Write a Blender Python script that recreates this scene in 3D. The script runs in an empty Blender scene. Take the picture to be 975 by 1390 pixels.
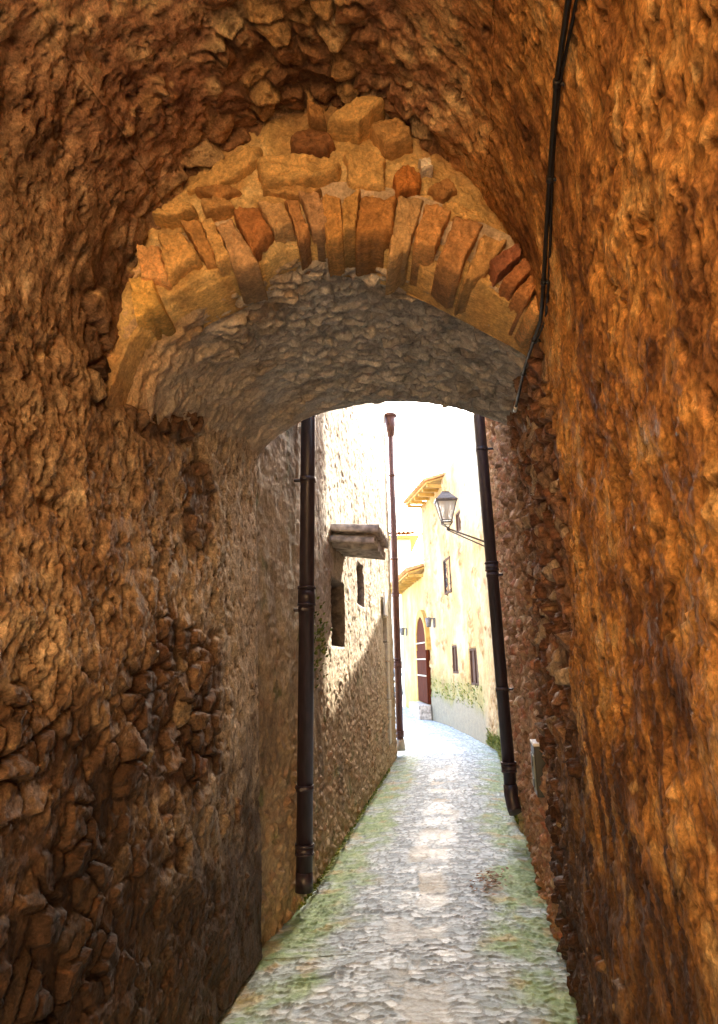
import bpy, bmesh, math, random
import numpy as np
from mathutils import Vector, Matrix
from mathutils.bvhtree import BVHTree
random.seed(7); rng = np.random.default_rng(7)
R = math.radians
sc = bpy.context.scene
COL = sc.collection

# ------------------------------------------------------------------ camera model (used to measure real positions)
FPX, TH, ROLL, CAMZ = 950.0, R(14.5), R(1.2), 1.6
def ray(x, y):
    a = (x - 487.5) / FPX; b = (650 - y) / FPX
    u = a*math.cos(ROLL) + b*math.sin(ROLL); v = -a*math.sin(ROLL) + b*math.cos(ROLL)
    return Vector((u, math.cos(TH) - v*math.sin(TH), math.sin(TH) + v*math.cos(TH)))
CAM = Vector((0, 0, CAMZ))
def at(x, y, Y):
    r = ray(x, y); return CAM + r*(Y/r.y)

# ------------------------------------------------------------------ noise
def _perm(seed):
    g = np.random.default_rng(seed); return g.permutation(256).astype(np.int32)
_G = [(math.cos(a), math.sin(a)) for a in np.linspace(0, 2*math.pi, 256, endpoint=False)]
_GX = np.array([g[0] for g in _G], np.float32); _GY = np.array([g[1] for g in _G], np.float32)
_PC = {}
def pn(x, y, seed=0):
    if seed not in _PC: _PC[seed] = _perm(seed+11)
    P = _PC[seed]
    x = x.astype(np.float32); y = y.astype(np.float32)
    xi = np.floor(x).astype(np.int32); yi = np.floor(y).astype(np.int32)
    fx = x - xi; fy = y - yi
    u = fx*fx*fx*(fx*(fx*6-15)+10); v = fy*fy*fy*(fy*(fy*6-15)+10)
    def c(dx, dy):
        h = P[(P[(xi+dx) & 255] + yi + dy) & 255]
        return _GX[h]*(fx-dx) + _GY[h]*(fy-dy)
    a = c(0,0)*(1-u) + c(1,0)*u; b = c(0,1)*(1-u) + c(1,1)*u
    return (a*(1-v) + b*v)*1.5
def fbm(x, y, f, o=4, seed=0, g=.5, ridged=False):
    r = 0; a = 1; t = 0
    for i in range(o):
        n = pn(x*f + 17.3*i, y*f + 5.1*i, seed+i)
        if ridged: n = 1 - 2*np.abs(n)*1.3
        r = r + a*n; t += a; a *= g; f *= 2.07
    return r/t
def sstep(a, b, x):
    t = np.clip((x-a)/(b-a), 0, 1); return t*t*(3-2*t)
def voro(x, y, seed=0, jit=.85):
    g = np.random.default_rng(seed+99); TX = g.random(65536).astype(np.float32); TY = g.random(65536).astype(np.float32)
    xi = np.floor(x).astype(np.int64); yi = np.floor(y).astype(np.int64)
    F1 = np.full(x.shape, 9., np.float32); F2 = F1.copy(); ID = np.zeros(x.shape, np.int64); OX = F1*0; OY = F1*0
    for dx in (-1,0,1):
        for dy in (-1,0,1):
            cx = xi+dx; cy = yi+dy
            h = (cx*7919 + cy*104729 + (cx*cy)*31) & 65535
            px = cx + .5 + (TX[h]-.5)*jit; py = cy + .5 + (TY[h]-.5)*jit
            ex = x-px; ey = y-py; d = np.sqrt(ex*ex+ey*ey).astype(np.float32)
            m = d < F1
            F2 = np.where(m, F1, np.minimum(F2, d)); ID = np.where(m, h, ID)
            OX = np.where(m, ex, OX); OY = np.where(m, ey, OY); F1 = np.where(m, d, F1)
    r = TX[(ID*13+7) & 65535]; r2 = TY[(ID*29+3) & 65535]; r3 = TX[(ID*5+1001) & 65535]
    return F1, F2-F1, r, r2, r3, OX, OY
def C(*c): return np.array(c, np.float32)
def mix(a, b, t):
    t = np.asarray(t, np.float32)
    if t.ndim == 1: t = t[:, None]
    return a*(1-t) + b*t
def ramp(t, stops):
    xs = [s[0] for s in stops]; return np.stack([np.interp(t, xs, [s[1][k] for s in stops]) for k in range(3)], -1).astype(np.float32)

# ------------------------------------------------------------------ object helpers
def tag(o, label=None, cat=None, group=None, kind=None):
    if label: o['label'] = label
    if cat: o['category'] = cat
    if group: o['group'] = group
    if kind: o['kind'] = kind
    return o
def empty(name, loc, label, cat, group=None):
    o = bpy.data.objects.new(name, None); COL.objects.link(o); o.location = loc; o.empty_display_size = .2
    return tag(o, label, cat, group)
def setparent(o, p):
    if p is not None:
        bpy.context.view_layer.update()
        o.parent = p; o.matrix_parent_inverse = p.matrix_world.inverted()
def link(name, me, mat, parent=None):
    o = bpy.data.objects.new(name, me); COL.objects.link(o)
    if mat: me.materials.append(mat)
    setparent(o, parent); return o
def np_mesh(name, V, F, col=None, smooth=True):
    me = bpy.data.meshes.new(name)
    V = np.asarray(V, np.float32); F = np.asarray(F, np.int32)
    me.vertices.add(len(V)); me.vertices.foreach_set('co', V.ravel())
    me.loops.add(F.size); me.polygons.add(len(F))
    me.loops.foreach_set('vertex_index', F.ravel())
    me.polygons.foreach_set('loop_start', np.arange(0, F.size, F.shape[1], dtype=np.int32))
    me.update(calc_edges=True)
    me.polygons.foreach_set('use_smooth', np.full(len(F), smooth))
    if col is not None:
        a = me.color_attributes.new('col', 'FLOAT_COLOR', 'POINT')
        c = np.ones((len(V), 4), np.float32); c[:, :3] = col; a.data.foreach_set('color', c.ravel())
    me.validate(); return me
def grid_normals(P):
    du = np.gradient(P, axis=0); dv = np.gradient(P, axis=1)
    n = np.cross(du, dv); n /= np.linalg.norm(n, axis=2, keepdims=True)+1e-9; return n
SHEETS = {}
def sheet(name, P, H, colr, mat, parent=None, flip=False, back=.35, close=(1,1,1,1), backdir=None, lat=None):
    """P (nu,nv,3) grid, H relief along the normal, closed by a thick body behind it"""
    N = grid_normals(P)
    if flip: N = -N
    Q = P + N*H[..., None]
    if lat is not None: Q = Q + lat
    nu, nv = P.shape[:2]
    idx = np.arange(nu*nv).reshape(nu, nv)
    F = np.stack([idx[:-1,:-1], idx[1:,:-1], idx[1:,1:], idx[:-1,1:]], -1).reshape(-1, 4)
    if flip: F = F[:, ::-1]
    V = Q.reshape(-1, 3); c = colr.reshape(-1, 3)
    # body behind: border loop pushed back, joined by a coarse back skin
    loop = np.concatenate([idx[:-1,0], idx[-1,:-1], idx[:0:-1,-1], idx[0,:0:-1]])
    step = max(1, 1)
    bd = (-N*back) if backdir is None else np.broadcast_to(np.array(backdir)*back, N.shape)
    PB = (P + bd).reshape(-1, 3)
    SHEETS[name] = (V.copy(), F.copy())
    VB = PB[loop]; n0 = len(V); L = len(loop)
    j = np.arange(L); k = (j+1) % L
    FB = np.stack([loop[j], n0+j, n0+k, loop[k]], -1)
    if flip: FB = FB[:, ::-1]
    V2 = np.concatenate([V, VB]); c2 = np.concatenate([c, c[loop]])
    # back skin as coarse strips
    us = np.unique(np.linspace(0, nu-1, 12).astype(int)); vs = np.unique(np.linspace(0, nv-1, 6).astype(int))
    PBg = (P+bd)[np.ix_(us, vs)]; n1 = len(V2); ib = n1 + np.arange(PBg.shape[0]*PBg.shape[1]).reshape(PBg.shape[:2])
    FK = np.stack([ib[:-1,:-1], ib[:-1,1:], ib[1:,1:], ib[1:,:-1]], -1).reshape(-1, 4)
    if flip: FK = FK[:, ::-1]
    V3 = np.concatenate([V2, PBg.reshape(-1, 3)]); c3 = np.concatenate([c2, np.tile(c.mean(0), (PBg.shape[0]*PBg.shape[1], 1))])
    me = np_mesh(name, V3, np.concatenate([F, FB, FK]), c3)
    return link(name, me, mat, parent)

# ------------------------------------------------------------------ materials
def nodes_of(m):
    m.use_nodes = True; nt = m.node_tree; nt.nodes.clear(); return nt, nt.nodes, nt.links
def mat_rock(name, rough=.7, fine=70., bump=.5, var=.45, dist=.004, tint2=None, spec=.35, coarse=22.):
    m = bpy.data.materials.new(name); nt, N, L = nodes_of(m)
    out = N.new('ShaderNodeOutputMaterial'); b = N.new('ShaderNodeBsdfPrincipled'); L.new(b.outputs[0], out.inputs[0])
    at_ = N.new('ShaderNodeAttribute'); at_.attribute_name = 'col'
    tc = N.new('ShaderNodeNewGeometry')
    n1 = N.new('ShaderNodeTexNoise'); n1.inputs['Scale'].default_value = fine; n1.inputs['Detail'].default_value = 9; n1.inputs['Roughness'].default_value = .72
    n2 = N.new('ShaderNodeTexNoise'); n2.inputs['Scale'].default_value = coarse; n2.inputs['Detail'].default_value = 5; n2.inputs['Roughness'].default_value = .6; n2.inputs['Distortion'].default_value = .1
    for n in (n1, n2): L.new(tc.outputs['Position'], n.inputs['Vector'])
    mr = N.new('ShaderNodeMapRange'); mr.inputs[1].default_value = .3; mr.inputs[2].default_value = .7; mr.inputs[3].default_value = 1-var; mr.inputs[4].default_value = 1+var
    L.new(n1.outputs[0], mr.inputs[0])
    mr2 = N.new('ShaderNodeMapRange'); mr2.inputs[1].default_value = .3; mr2.inputs[2].default_value = .7; mr2.inputs[3].default_value = 1-var*.7; mr2.inputs[4].default_value = 1+var*.7
    L.new(n2.outputs[0], mr2.inputs[0])
    mu = N.new('ShaderNodeMath'); mu.operation = 'MULTIPLY'; L.new(mr.outputs[0], mu.inputs[0]); L.new(mr2.outputs[0], mu.inputs[1])
    vm = N.new('ShaderNodeVectorMath'); vm.operation = 'SCALE'; L.new(at_.outputs['Color'], vm.inputs[0]); L.new(mu.outputs[0], vm.inputs['Scale'])
    L.new(vm.outputs[0], b.inputs['Base Color'])
    r = N.new('ShaderNodeMapRange'); r.inputs[1].default_value = .3; r.inputs[2].default_value = .7; r.inputs[3].default_value = max(.05, rough-.15); r.inputs[4].default_value = min(1, rough+.15)
    L.new(n2.outputs[0], r.inputs[0]); L.new(r.outputs[0], b.inputs['Roughness'])
    b.inputs['Specular IOR Level'].default_value = spec
    ad = N.new('ShaderNodeMath'); ad.operation = 'MULTIPLY_ADD'; ad.inputs[1].default_value = .8; L.new(n2.outputs[0], ad.inputs[0]); L.new(n1.outputs[0], ad.inputs[2])
    bp = N.new('ShaderNodeBump'); bp.inputs['Strength'].default_value = bump; bp.inputs['Distance'].default_value = dist
    L.new(ad.outputs[0], bp.inputs['Height']); L.new(bp.outputs[0], b.inputs['Normal'])
    return m
def mat_plain(name, col, rough=.5, metal=0, var=.25, scale=25, bump=.15, spec=.5, col2=None, streak=None):
    m = bpy.data.materials.new(name); nt, N, L = nodes_of(m)
    out = N.new('ShaderNodeOutputMaterial'); b = N.new('ShaderNodeBsdfPrincipled'); L.new(b.outputs[0], out.inputs[0])
    tc = N.new('ShaderNodeNewGeometry'); n = N.new('ShaderNodeTexNoise'); n.inputs['Scale'].default_value = scale; n.inputs['Detail'].default_value = 6
    if streak:
        mp = N.new('ShaderNodeMapping'); mp.inputs['Scale'].default_value = streak; L.new(tc.outputs['Position'], mp.inputs[0]); L.new(mp.outputs[0], n.inputs['Vector'])
    else: L.new(tc.outputs['Position'], n.inputs['Vector'])
    cr = N.new('ShaderNodeValToRGB'); e = cr.color_ramp.elements
    c2 = col2 or tuple(min(1, c*(1+var)) for c in col)
    e[0].position = .35; e[0].color = (*[c*(1-var) for c in col], 1); e[1].position = .68; e[1].color = (*c2, 1)
    L.new(n.outputs[0], cr.inputs[0]); L.new(cr.outputs[0], b.inputs['Base Color'])
    b.inputs['Roughness'].default_value = rough; b.inputs['Metallic'].default_value = metal; b.inputs['Specular IOR Level'].default_value = spec
    bp = N.new('ShaderNodeBump'); bp.inputs['Strength'].default_value = bump; bp.inputs['Distance'].default_value = .005
    L.new(n.outputs[0], bp.inputs['Height']); L.new(bp.outputs[0], b.inputs['Normal'])
    return m
M = {}
M['plaster'] = mat_rock('rough_lime_plaster', .68, 85, 1, .62, .011, spec=.18)
M['vault'] = mat_rock('rough_vault_plaster', .7, 80, 1, .62, .011, spec=.2)
M['soffit'] = mat_rock('soffit_rubble', .75, 75, 1, .42, .009, spec=.25)
M['stone'] = mat_rock('arch_stone', .75, 75, 1, .45, .009, spec=.3)
M['rubble'] = mat_rock('alley_rubble', .8, 45, 1, .42, .009, spec=.2, coarse=16)
M['far'] = mat_rock('far_render', .85, 22, .6, .22, .008, spec=.15, coarse=6)
M['pipe'] = mat_plain('purple_brown_pipe_paint', (.028, .018, .026), .42, 0, .35, 9, .12, .5, streak=(6, 6, 1.2))
M['rustpipe'] = mat_plain('red_brown_pipe_paint', (.12, .05, .04), .5, 0, .3, 9, .1, streak=(6, 6, 1.2))
M['iron'] = mat_plain('grey_lantern_iron', (.13, .12, .13), .5, .2, .25, 30, .1)
M['darkiron'] = mat_plain('dark_window_iron', (.02, .02, .035), .7, 0, .25, 30, .1, .2)
M['cable'] = mat_plain('black_cable', (.012, .01, .01), .5, 0, .2, 60, .05)
M['tile'] = mat_plain('weathered_grey_tile', (.44, .40, .36), .8, 0, .45, 14, .5, .2)
M['rooftile'] = mat_plain('ochre_roof_tile', (.5, .25, .1), .8, 0, .35, 8, .4, .2)
M['eave'] = mat_plain('yellow_eave_board', (.42, .26, .07), .8, 0, .25, 6, .2, .2)
M['door'] = mat_plain('red_brown_door_wood', (.075, .016, .006), .85, 0, .35, 5, .3, .08, streak=(9, 9, .8))
M['wood'] = mat_plain('old_shutter_wood', (.10, .06, .045), .85, 0, .3, 8, .3, .1, streak=(12, 12, 1))
M['dark'] = mat_plain('dark_room_behind_window', (.014, .013, .018), .8, 0, .4, 4, .1, .1)
M['pale'] = mat_plain('pale_dressed_stone', (.52, .46, .36), .8, 0, .2, 18, .4, .2)
M['white'] = mat_plain('white_plate', (.75, .77, .8), .4, 0, .05, 10, .02)
M['plateink'] = mat_plain('black_frame', (.015, .018, .018), .35, 0, .1, 20, .02)
M['signface'] = mat_plain('grey_green_sign_face', (.20, .24, .21), .6, 0, .12, 20, .02)
M['carpaint'] = mat_plain('grey_blue_car_paint', (.10, .15, .22), .25, .3, .05, 3, .0)
M['rubber'] = mat_plain('tyre_rubber', (.02, .02, .02), .8, 0, .2, 20, .1)
M['weed'] = mat_plain('green_weed', (.12, .2, .04), .7, 0, .5, 12, .0, .2, col2=(.30, .32, .07))
M['leaf'] = mat_plain('fallen_leaf_brown', (.16, .08, .03), .7, 0, .4, 30, .1)
M['earth'] = mat_plain('dry_earth_ground', (.32, .27, .2), .9, 0, .2, 2, .3)
def mat_glass(name, col=(.8, .85, .85), rough=.15, tr=.9):
    m = bpy.data.materials.new(name); nt, N, L = nodes_of(m)
    out = N.new('ShaderNodeOutputMaterial'); b = N.new('ShaderNodeBsdfPrincipled'); L.new(b.outputs[0], out.inputs[0])
    b.inputs['Base Color'].default_value = (*col, 1); b.inputs['Roughness'].default_value = rough; b.inputs['Transmission Weight'].default_value = tr
    return m
M['lampglass'] = mat_glass('frosted_lantern_glass', (.93, .94, .95), .5, .6)
M['carglass'] = mat_plain('dark_car_glass', (.04, .05, .06), .1, 0, .05, 3, 0)

# ------------------------------------------------------------------ plan lines
LX = lambda Y: np.interp(Y, [-8, -1, .4, 2.5, 4.46], [-1.6, -1.28, -1.16, -.88, -.60])
RXp = [(-8,.5),(-1,.42),(.3,.45),(1,.53),(2.5,.76),(4.46,1.09),(5.84,1.29),(8,1.61),(10.6,2.03),(13,2.38),(14.5,2.36),(15.9,2.30),(18.2,2.13),(20.3,1.83),(24.3,1.54),(26.7,1.44)]
RX = lambda Y: np.interp(Y, [p[0] for p in RXp], [p[1] for p in RXp])
ALp = [(4.46,-.68),(5.36,-.47),(5.76,-.40),(8.35,-.06),(10.56,.24),(12.87,.55)]
AX = lambda Y: np.interp(Y, [p[0] for p in ALp], [p[1] for p in ALp])
ZS, VB = 2.72, 1.2
def profile(Y, s, rs=1):
    """Y (nu,), s(nv,) -> P ; s = height on left wall, then vault, then down the right wall"""
    Yg, S = np.meshgrid(Y, s, indexing='ij')
    xl = LX(Yg) - .03*np.clip(S, 0, ZS); xr = RX(Yg)
    xlt = LX(Yg) - .03*ZS; xrt = RX(Yg) - .01*ZS
    AL = 2.6   # nominal vault arc length
    t = np.clip((S-ZS)/AL, 0, 1)*math.pi
    cx = (xlt+xrt)/2; a = (xrt-xlt)/2
    X = cx - a*np.cos(t); Z = ZS + VB*np.sin(t)*(1-.04*np.abs(np.cos(t)))
    X = np.where(S < ZS, xl, X); Z = np.where(S < ZS, S, Z)
    S2 = S - ZS - AL
    down = S2 > 0
    X = np.where(down, xrt + .01*S2, X); Z = np.where(down, ZS - S2, Z)
    return np.stack([X, Yg, Z], -1), Yg, S
STOT = ZS*2 + 2.6
def vary(a, b, dfun):
    r = [a]
    while r[-1] < b: r.append(r[-1] + dfun(r[-1]))
    r[-1] = b; return np.array(r)
Yn = vary(-1.0, 4.46, lambda y: .05 if y < .3 else (.0085 if y < 3 else .011))

def blob(Yg, Z, y0, z0, ry, rz, n):   # soft ellipse, with ragged noise
    d = np.sqrt(((Yg-y0)/ry)**2 + ((Z-z0)/rz)**2) + n*.45
    return 1 - sstep(.8, 1.15, d)

def plaster_h(u, v, seed, amp=1.):
    a = fbm(u, v, 1.6, 3, seed)*.035
    b = fbm(u, v, 7, 4, seed+20, .55)*.022
    c = fbm(u, v*.8, 16, 3, seed+40, .6, ridged=True)*.008
    # flaked layers: terraces
    q = fbm(u, v, 5, 4, seed+60, .55); ter = sstep(-.03, .03, q)*.012 + sstep(.22, .26, q)*.010 - (1-sstep(-.32, -.28, q))*.014
    p = fbm(u, v, 26, 2, seed+70); pits = -sstep(.38, .6, p)*.018
    return (a + b + c + ter + pits)*amp, q, p
def stones(u, v, w, h, seed, hgt=.035, gap=.10, tilt=.05, bury=.45):
    """angular rubble: varied blocks, chipped by a finer fracture, half buried in uneven mortar"""
    wu = fbm(u, v, 5, 3, seed+3, .6)*.42; wv = fbm(u, v, 5, 3, seed+5, .6)*.42
    sz = 1 + .0*u
    F1, E, r, r2, r3, ox, oy = voro(u/w + wu, v/h + wv, seed, .9)
    G1, E2, q, q2, q3, ax, ay = voro(u/(w*.42) + wu*2, v/(h*.42) + wv*2, seed+1, .9)
    e = sstep(0, gap*1.5, E)
    H = e*hgt*(.35+1.0*r3) + (ox*(r-.5) + oy*(r2-.5))*tilt*e
    H = H + e*((q3-.5)*.011 + (ax*(q-.5)+ay*(q2-.5))*.014) + e*fbm(u, v, 16, 4, seed+8, .62)*.012
    mort = hgt*bury + fbm(u, v, 3.5, 4, seed+9, .6)*hgt*.9 - .004 + fbm(u, v, 30, 3, seed+12, .6)*.006
    d = H - mort; k = sstep(-.003, .004, d)
    H = np.maximum(H, mort)
    return H, k*e, r, r2, r3
# ------------------------------------------------------------------ near passage walls and vault (one continuous relief cut in three)
SL = ZS + .55; SR = STOT - ZS - .55 + (ZS*2+2.6-STOT)
SR = STOT - SL
def passage(Yg, S):
    u = Yg.ravel().astype(np.float32); v = S.ravel().astype(np.float32)
    wl = 1 - sstep(SL-.35, SL+.30, v + .12*pn(u*3, v*3, 95)); wr = sstep(SR-.45, SR+.15, v + .12*pn(u*3, v*3, 96)); wv = np.clip(1-wl-wr, 0, 1)
    Z = np.where(v < STOT/2, v, STOT-v)
    nz = fbm(u, v, 3.0, 4, 101, .55)
    # plaster: broad waves, flaked coats, lumps, chips, pits
    a = fbm(u, v, 1.6, 3, 110)*.04
    rough = sstep(-.02, .22, fbm(u, v, 2.0, 4, 125, .6))
    b_ = fbm(u, v, 6, 5, 120, .55)*.013 + fbm(u, v, 9, 4, 122, .6)*.014*rough
    c_ = fbm(u, v*.75, 15, 5, 130, .66, ridged=True)*.008*(.12+rough) + fbm(u*1.0+v*.5, (v-u*.5)*.35, 30, 3, 133)*.004*(1-rough)
    lump = np.abs(fbm(u, v, 22, 3, 135, .6))*.013*(.08+rough) + fbm(u, v, 40, 3, 136, .7)*.006*(.3+rough)
    q = fbm(u, v, 4.5, 5, 140, .6); ter = sstep(-.010, .010, q)*.007 + sstep(.18, .20, q)*.009 - (1-sstep(-.27, -.25, q))*.020 + sstep(.0, .012, fbm(u, v, 11, 4, 142, .6))*.0045
    p = fbm(u, v*.7, 24, 3, 145); pits = -sstep(.27, .36, p)*.013*(.5+rough)
    crk = 1 - sstep(.0, .035, np.abs(fbm(u, v, 3.2, 4, 147, .6))); crk = crk*sstep(.0, .3, fbm(u, v, 1.9, 2, 149))
    hp = a + b_ + c_ + lump + ter + pits - crk*.012
    ridge = fbm(u*.6 + v*.9, v*.7-u, 5, 4, 370, .6, ridged=True)*.011; hp = hp + ridge*wv
    # exposed masonry
    hs1, e1, r1, _, t1 = stones(u, v, .125, .105, 130, .045, .13, .06)
    hs2, e2, r2, _, t2 = stones(u, v, .12, .085, 230, .05, .14, .09)
    hs3, e3, r3, _, t3 = stones(u, v, .10, .11, 330, .06, .16, .12)
    mL = np.maximum(blob(u, Z, 3.30, 1.42, .60, .42, nz), blob(u, Z, 2.2, .95, .65, .62, nz)*.9)
    mL = np.maximum(mL, blob(u, Z, 3.45, 2.40, .22, .30, nz)*.8); mL = np.maximum(mL, blob(u, Z, 3.0, 2.80, .42, .26, nz))
    mL = np.maximum(mL, sstep(.26, .36, nz)*sstep(2.0, 1.0, Z)*.9)
    mL = np.maximum(mL, blob(u, v, 2.45, 3.05, .16, .5, nz))
    mR = np.maximum(blob(u, Z, 3.15, 2.15, .75, 1.0, nz), sstep(3.1, 4.0, u + nz*.6)); mR = np.maximum(mR, sstep(.27, .4, nz)*.9*sstep(1.6, .8, Z))
    xn = np.abs((v-STOT/2)/1.3)
    mV = (1-sstep(.14, .30, xn + nz*.25))*sstep(1.2, 1.8, u); mV = np.maximum(mV, sstep(.33, .44, nz)*.7); mV = np.maximum(mV, sstep(2.34, 2.46, u + nz*.15)*.8)
    mL = np.clip(mL, 0, 1)*wl; mR = np.clip(mR, 0, 1)*wr;  mV = np.clip(mV, 0, 1)*wv
    H = hp.copy()
    H = H*(1-.55*sstep(3.75, 4.2, u + nz*.25)*wl)
    H = H*(1-.35*wr-.2*wl)
    for m, h, off in ((mL, hs1, .035), (mR, hs2, .035), (mV, hs3, .03)): H = H*(1-m) + (h-off)*m
    # colours
    g = fbm(u, v, 2.1, 4, 150)*.5+.5; g2 = fbm(u, v, 9, 5, 155, .6)*.5+.5; gg = np.clip(.5 + (g*.45+g2*.55-.5)*2.0, 0, 1)
    pl = ramp(gg, [(.15, (.13,.075,.04)), (.4, (.31,.19,.105)), (.6, (.46,.31,.18)), (.85, (.66,.51,.33))])
    pl = mix(pl, C(.34,.17,.08), sstep(.1, .35, q)*.4)
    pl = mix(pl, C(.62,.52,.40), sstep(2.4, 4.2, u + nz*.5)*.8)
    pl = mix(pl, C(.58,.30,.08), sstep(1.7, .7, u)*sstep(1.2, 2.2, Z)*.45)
    pr = ramp(gg, [(.15, (.15,.065,.028)), (.4, (.40,.195,.07)), (.58, (.62,.32,.10)), (.85, (.80,.55,.25))])
    drip = sstep(.10, .26, fbm(u*3.0, v*.8, 3.0, 4, 260))
    pr = mix(pr, C(.085,.038,.024), drip*sstep(2.3, 1.2, Z)*.85)
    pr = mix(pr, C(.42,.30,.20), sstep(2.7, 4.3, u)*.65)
    pv = ramp(gg, [(.15, (.15,.065,.04)), (.42, (.33,.165,.09)), (.6, (.46,.255,.14)), (.85, (.70,.50,.26))])
    def stc(r, e, stops, mor): return mix(ramp(r, stops), C(*mor), (1-e)*.65)
    sl = stc(r1, e1, [(0, (.09,.05,.03)), (.3, (.17,.10,.06)), (.6, (.27,.17,.10)), (.85, (.19,.09,.045)), (1, (.44,.33,.2))], (.10,.05,.03))
    sr = stc(r2, e2, [(0, (.15,.07,.05)), (.35, (.30,.15,.09)), (.65, (.38,.22,.14)), (.9, (.26,.17,.12)), (1, (.6,.48,.35))], (.12,.065,.04))
    sv = stc(r3, e3, [(0, (.18,.09,.045)), (.4, (.36,.19,.085)), (.8, (.5,.31,.13)), (1, (.66,.5,.27))], (.16,.08,.04))
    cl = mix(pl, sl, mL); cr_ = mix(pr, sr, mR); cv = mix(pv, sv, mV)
    shadeL = sstep(1.95, .75, Z + nz*.8 + .35*sstep(2.4, 4.2, u)); cl = mix(cl, C(.035,.019,.012), shadeL*.92)  # painted light falloff: left wall colour darkens towards the floor
    shadeR = sstep(1.8, .6, Z + nz*.9); cr_ = mix(cr_, C(.045,.022,.012), shadeR*.88)  # same falloff painted into the lower right wall colour
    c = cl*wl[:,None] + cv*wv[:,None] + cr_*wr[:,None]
    # dirt lodged in chips and cracks, pale lime on the proud lumps
    c = mix(c, C(.09,.045,.022), np.clip(sstep(.26, .36, p)*.75 + crk*.6, 0, .85))
    c = mix(c, C(.72,.52,.26), sstep(.33, .5, fbm(u, v, 13, 4, 157, .6))*.5*(1-shadeL*wl))
    return H.reshape(Yg.shape), c.reshape(*Yg.shape, 3)
FARW = lambda y: .05 if y < .3 else (.0055 if y < 1.6 else (.0078 if y < 2.6 else .0105))
P, Yg, S = profile(vary(-1.2, 4.46, FARW), np.arange(0, SL+.0001, .0098)); 
s_l = np.linspace(0, SL, int(SL/.0098)); P, Yg, S = profile(vary(-1.2, 4.46, FARW), s_l)
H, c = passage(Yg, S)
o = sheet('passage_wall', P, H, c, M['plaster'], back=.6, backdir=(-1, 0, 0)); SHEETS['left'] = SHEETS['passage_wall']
tag(o, 'left passage wall of flaking orange brown plaster with exposed dark rubble low down', 'wall')
P2, Yg2, S2 = profile(vary(-1.2, 4.46, FARW), np.linspace(SR, STOT, int(SL/.008)))
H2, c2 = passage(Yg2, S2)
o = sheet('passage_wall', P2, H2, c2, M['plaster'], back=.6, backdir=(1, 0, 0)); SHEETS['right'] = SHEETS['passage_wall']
tag(o, 'right passage wall of coarse vivid orange plaster carrying the black cable', 'wall')
yv = vary(-1.2, 4.46, FARW); yv = yv[yv < 2.9]
P3, Yg3, S3 = profile(yv, np.linspace(SL, SR, 210))
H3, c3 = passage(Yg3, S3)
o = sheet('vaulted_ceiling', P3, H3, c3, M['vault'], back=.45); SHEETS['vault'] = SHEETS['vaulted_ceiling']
tag(o, 'red brown rough plastered barrel vault above the passage, in front of the stone arch', 'ceiling')

# ------------------------------------------------------------------ the arch
YF, YB = 2.53, 4.46
FI = [(-.95,2.56),(-.93,2.68),(-.87,2.86),(-.76,3.0),(-.6,3.08),(-.45,3.15),(-.25,3.26),(-.04,3.29),(.22,3.2),(.43,3.07),(.60,2.97),(.72,2.89),(.86,2.78)]
BI = [(-.80,2.76),(-.72,2.85),(-.68,2.92),(-.57,3.04),(-.42,3.14),(-.28,3.21),(.02,3.28),(.37,3.29),(.66,3.24),(.88,3.16),(1.05,3.08),(1.20,2.98)]
def arcs(pts, n):
    p = np.array(pts); d = np.r_[0, np.cumsum(np.hypot(*np.diff(p, axis=0).T))]; t = np.linspace(0, d[-1], n)
    x = np.interp(t, d, p[:,0]); z = np.interp(t, d, p[:,1])
    k = np.ones(n//14)/(n//14); pad = len(k)
    def sm(a):
        b = np.r_[a[0]+(a[0]-a[pad:0:-1]), a, a[-1]+(a[-1]-a[-2:-pad-2:-1])]
        return np.convolve(b, k, 'same')[pad:-pad]
    return np.stack([sm(x), sm(z)], -1)
nt_ = 230; fa = arcs(FI, nt_); ba = arcs(BI, nt_)
arch = empty('stone_arch', (-.05, 2.53, 0), 'low stone arch with ochre voussoirs and grey rubble underside crossing the passage', 'arch')
dep = np.linspace(0, 1, 210)
PS = np.zeros((nt_, len(dep), 3))
for i, d in enumerate(dep):
    XZ = fa*(1-d) + ba*d
    PS[:, i, 0] = XZ[:,0]; PS[:, i, 2] = XZ[:,1] + .05*math.sin(d*math.pi)*.6; PS[:, i, 1] = YF + (YB-YF)*d
tt = np.linspace(0, 2.1, nt_); TU, TV = np.meshgrid(tt, dep*(YB-YF), indexing='ij')
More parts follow.
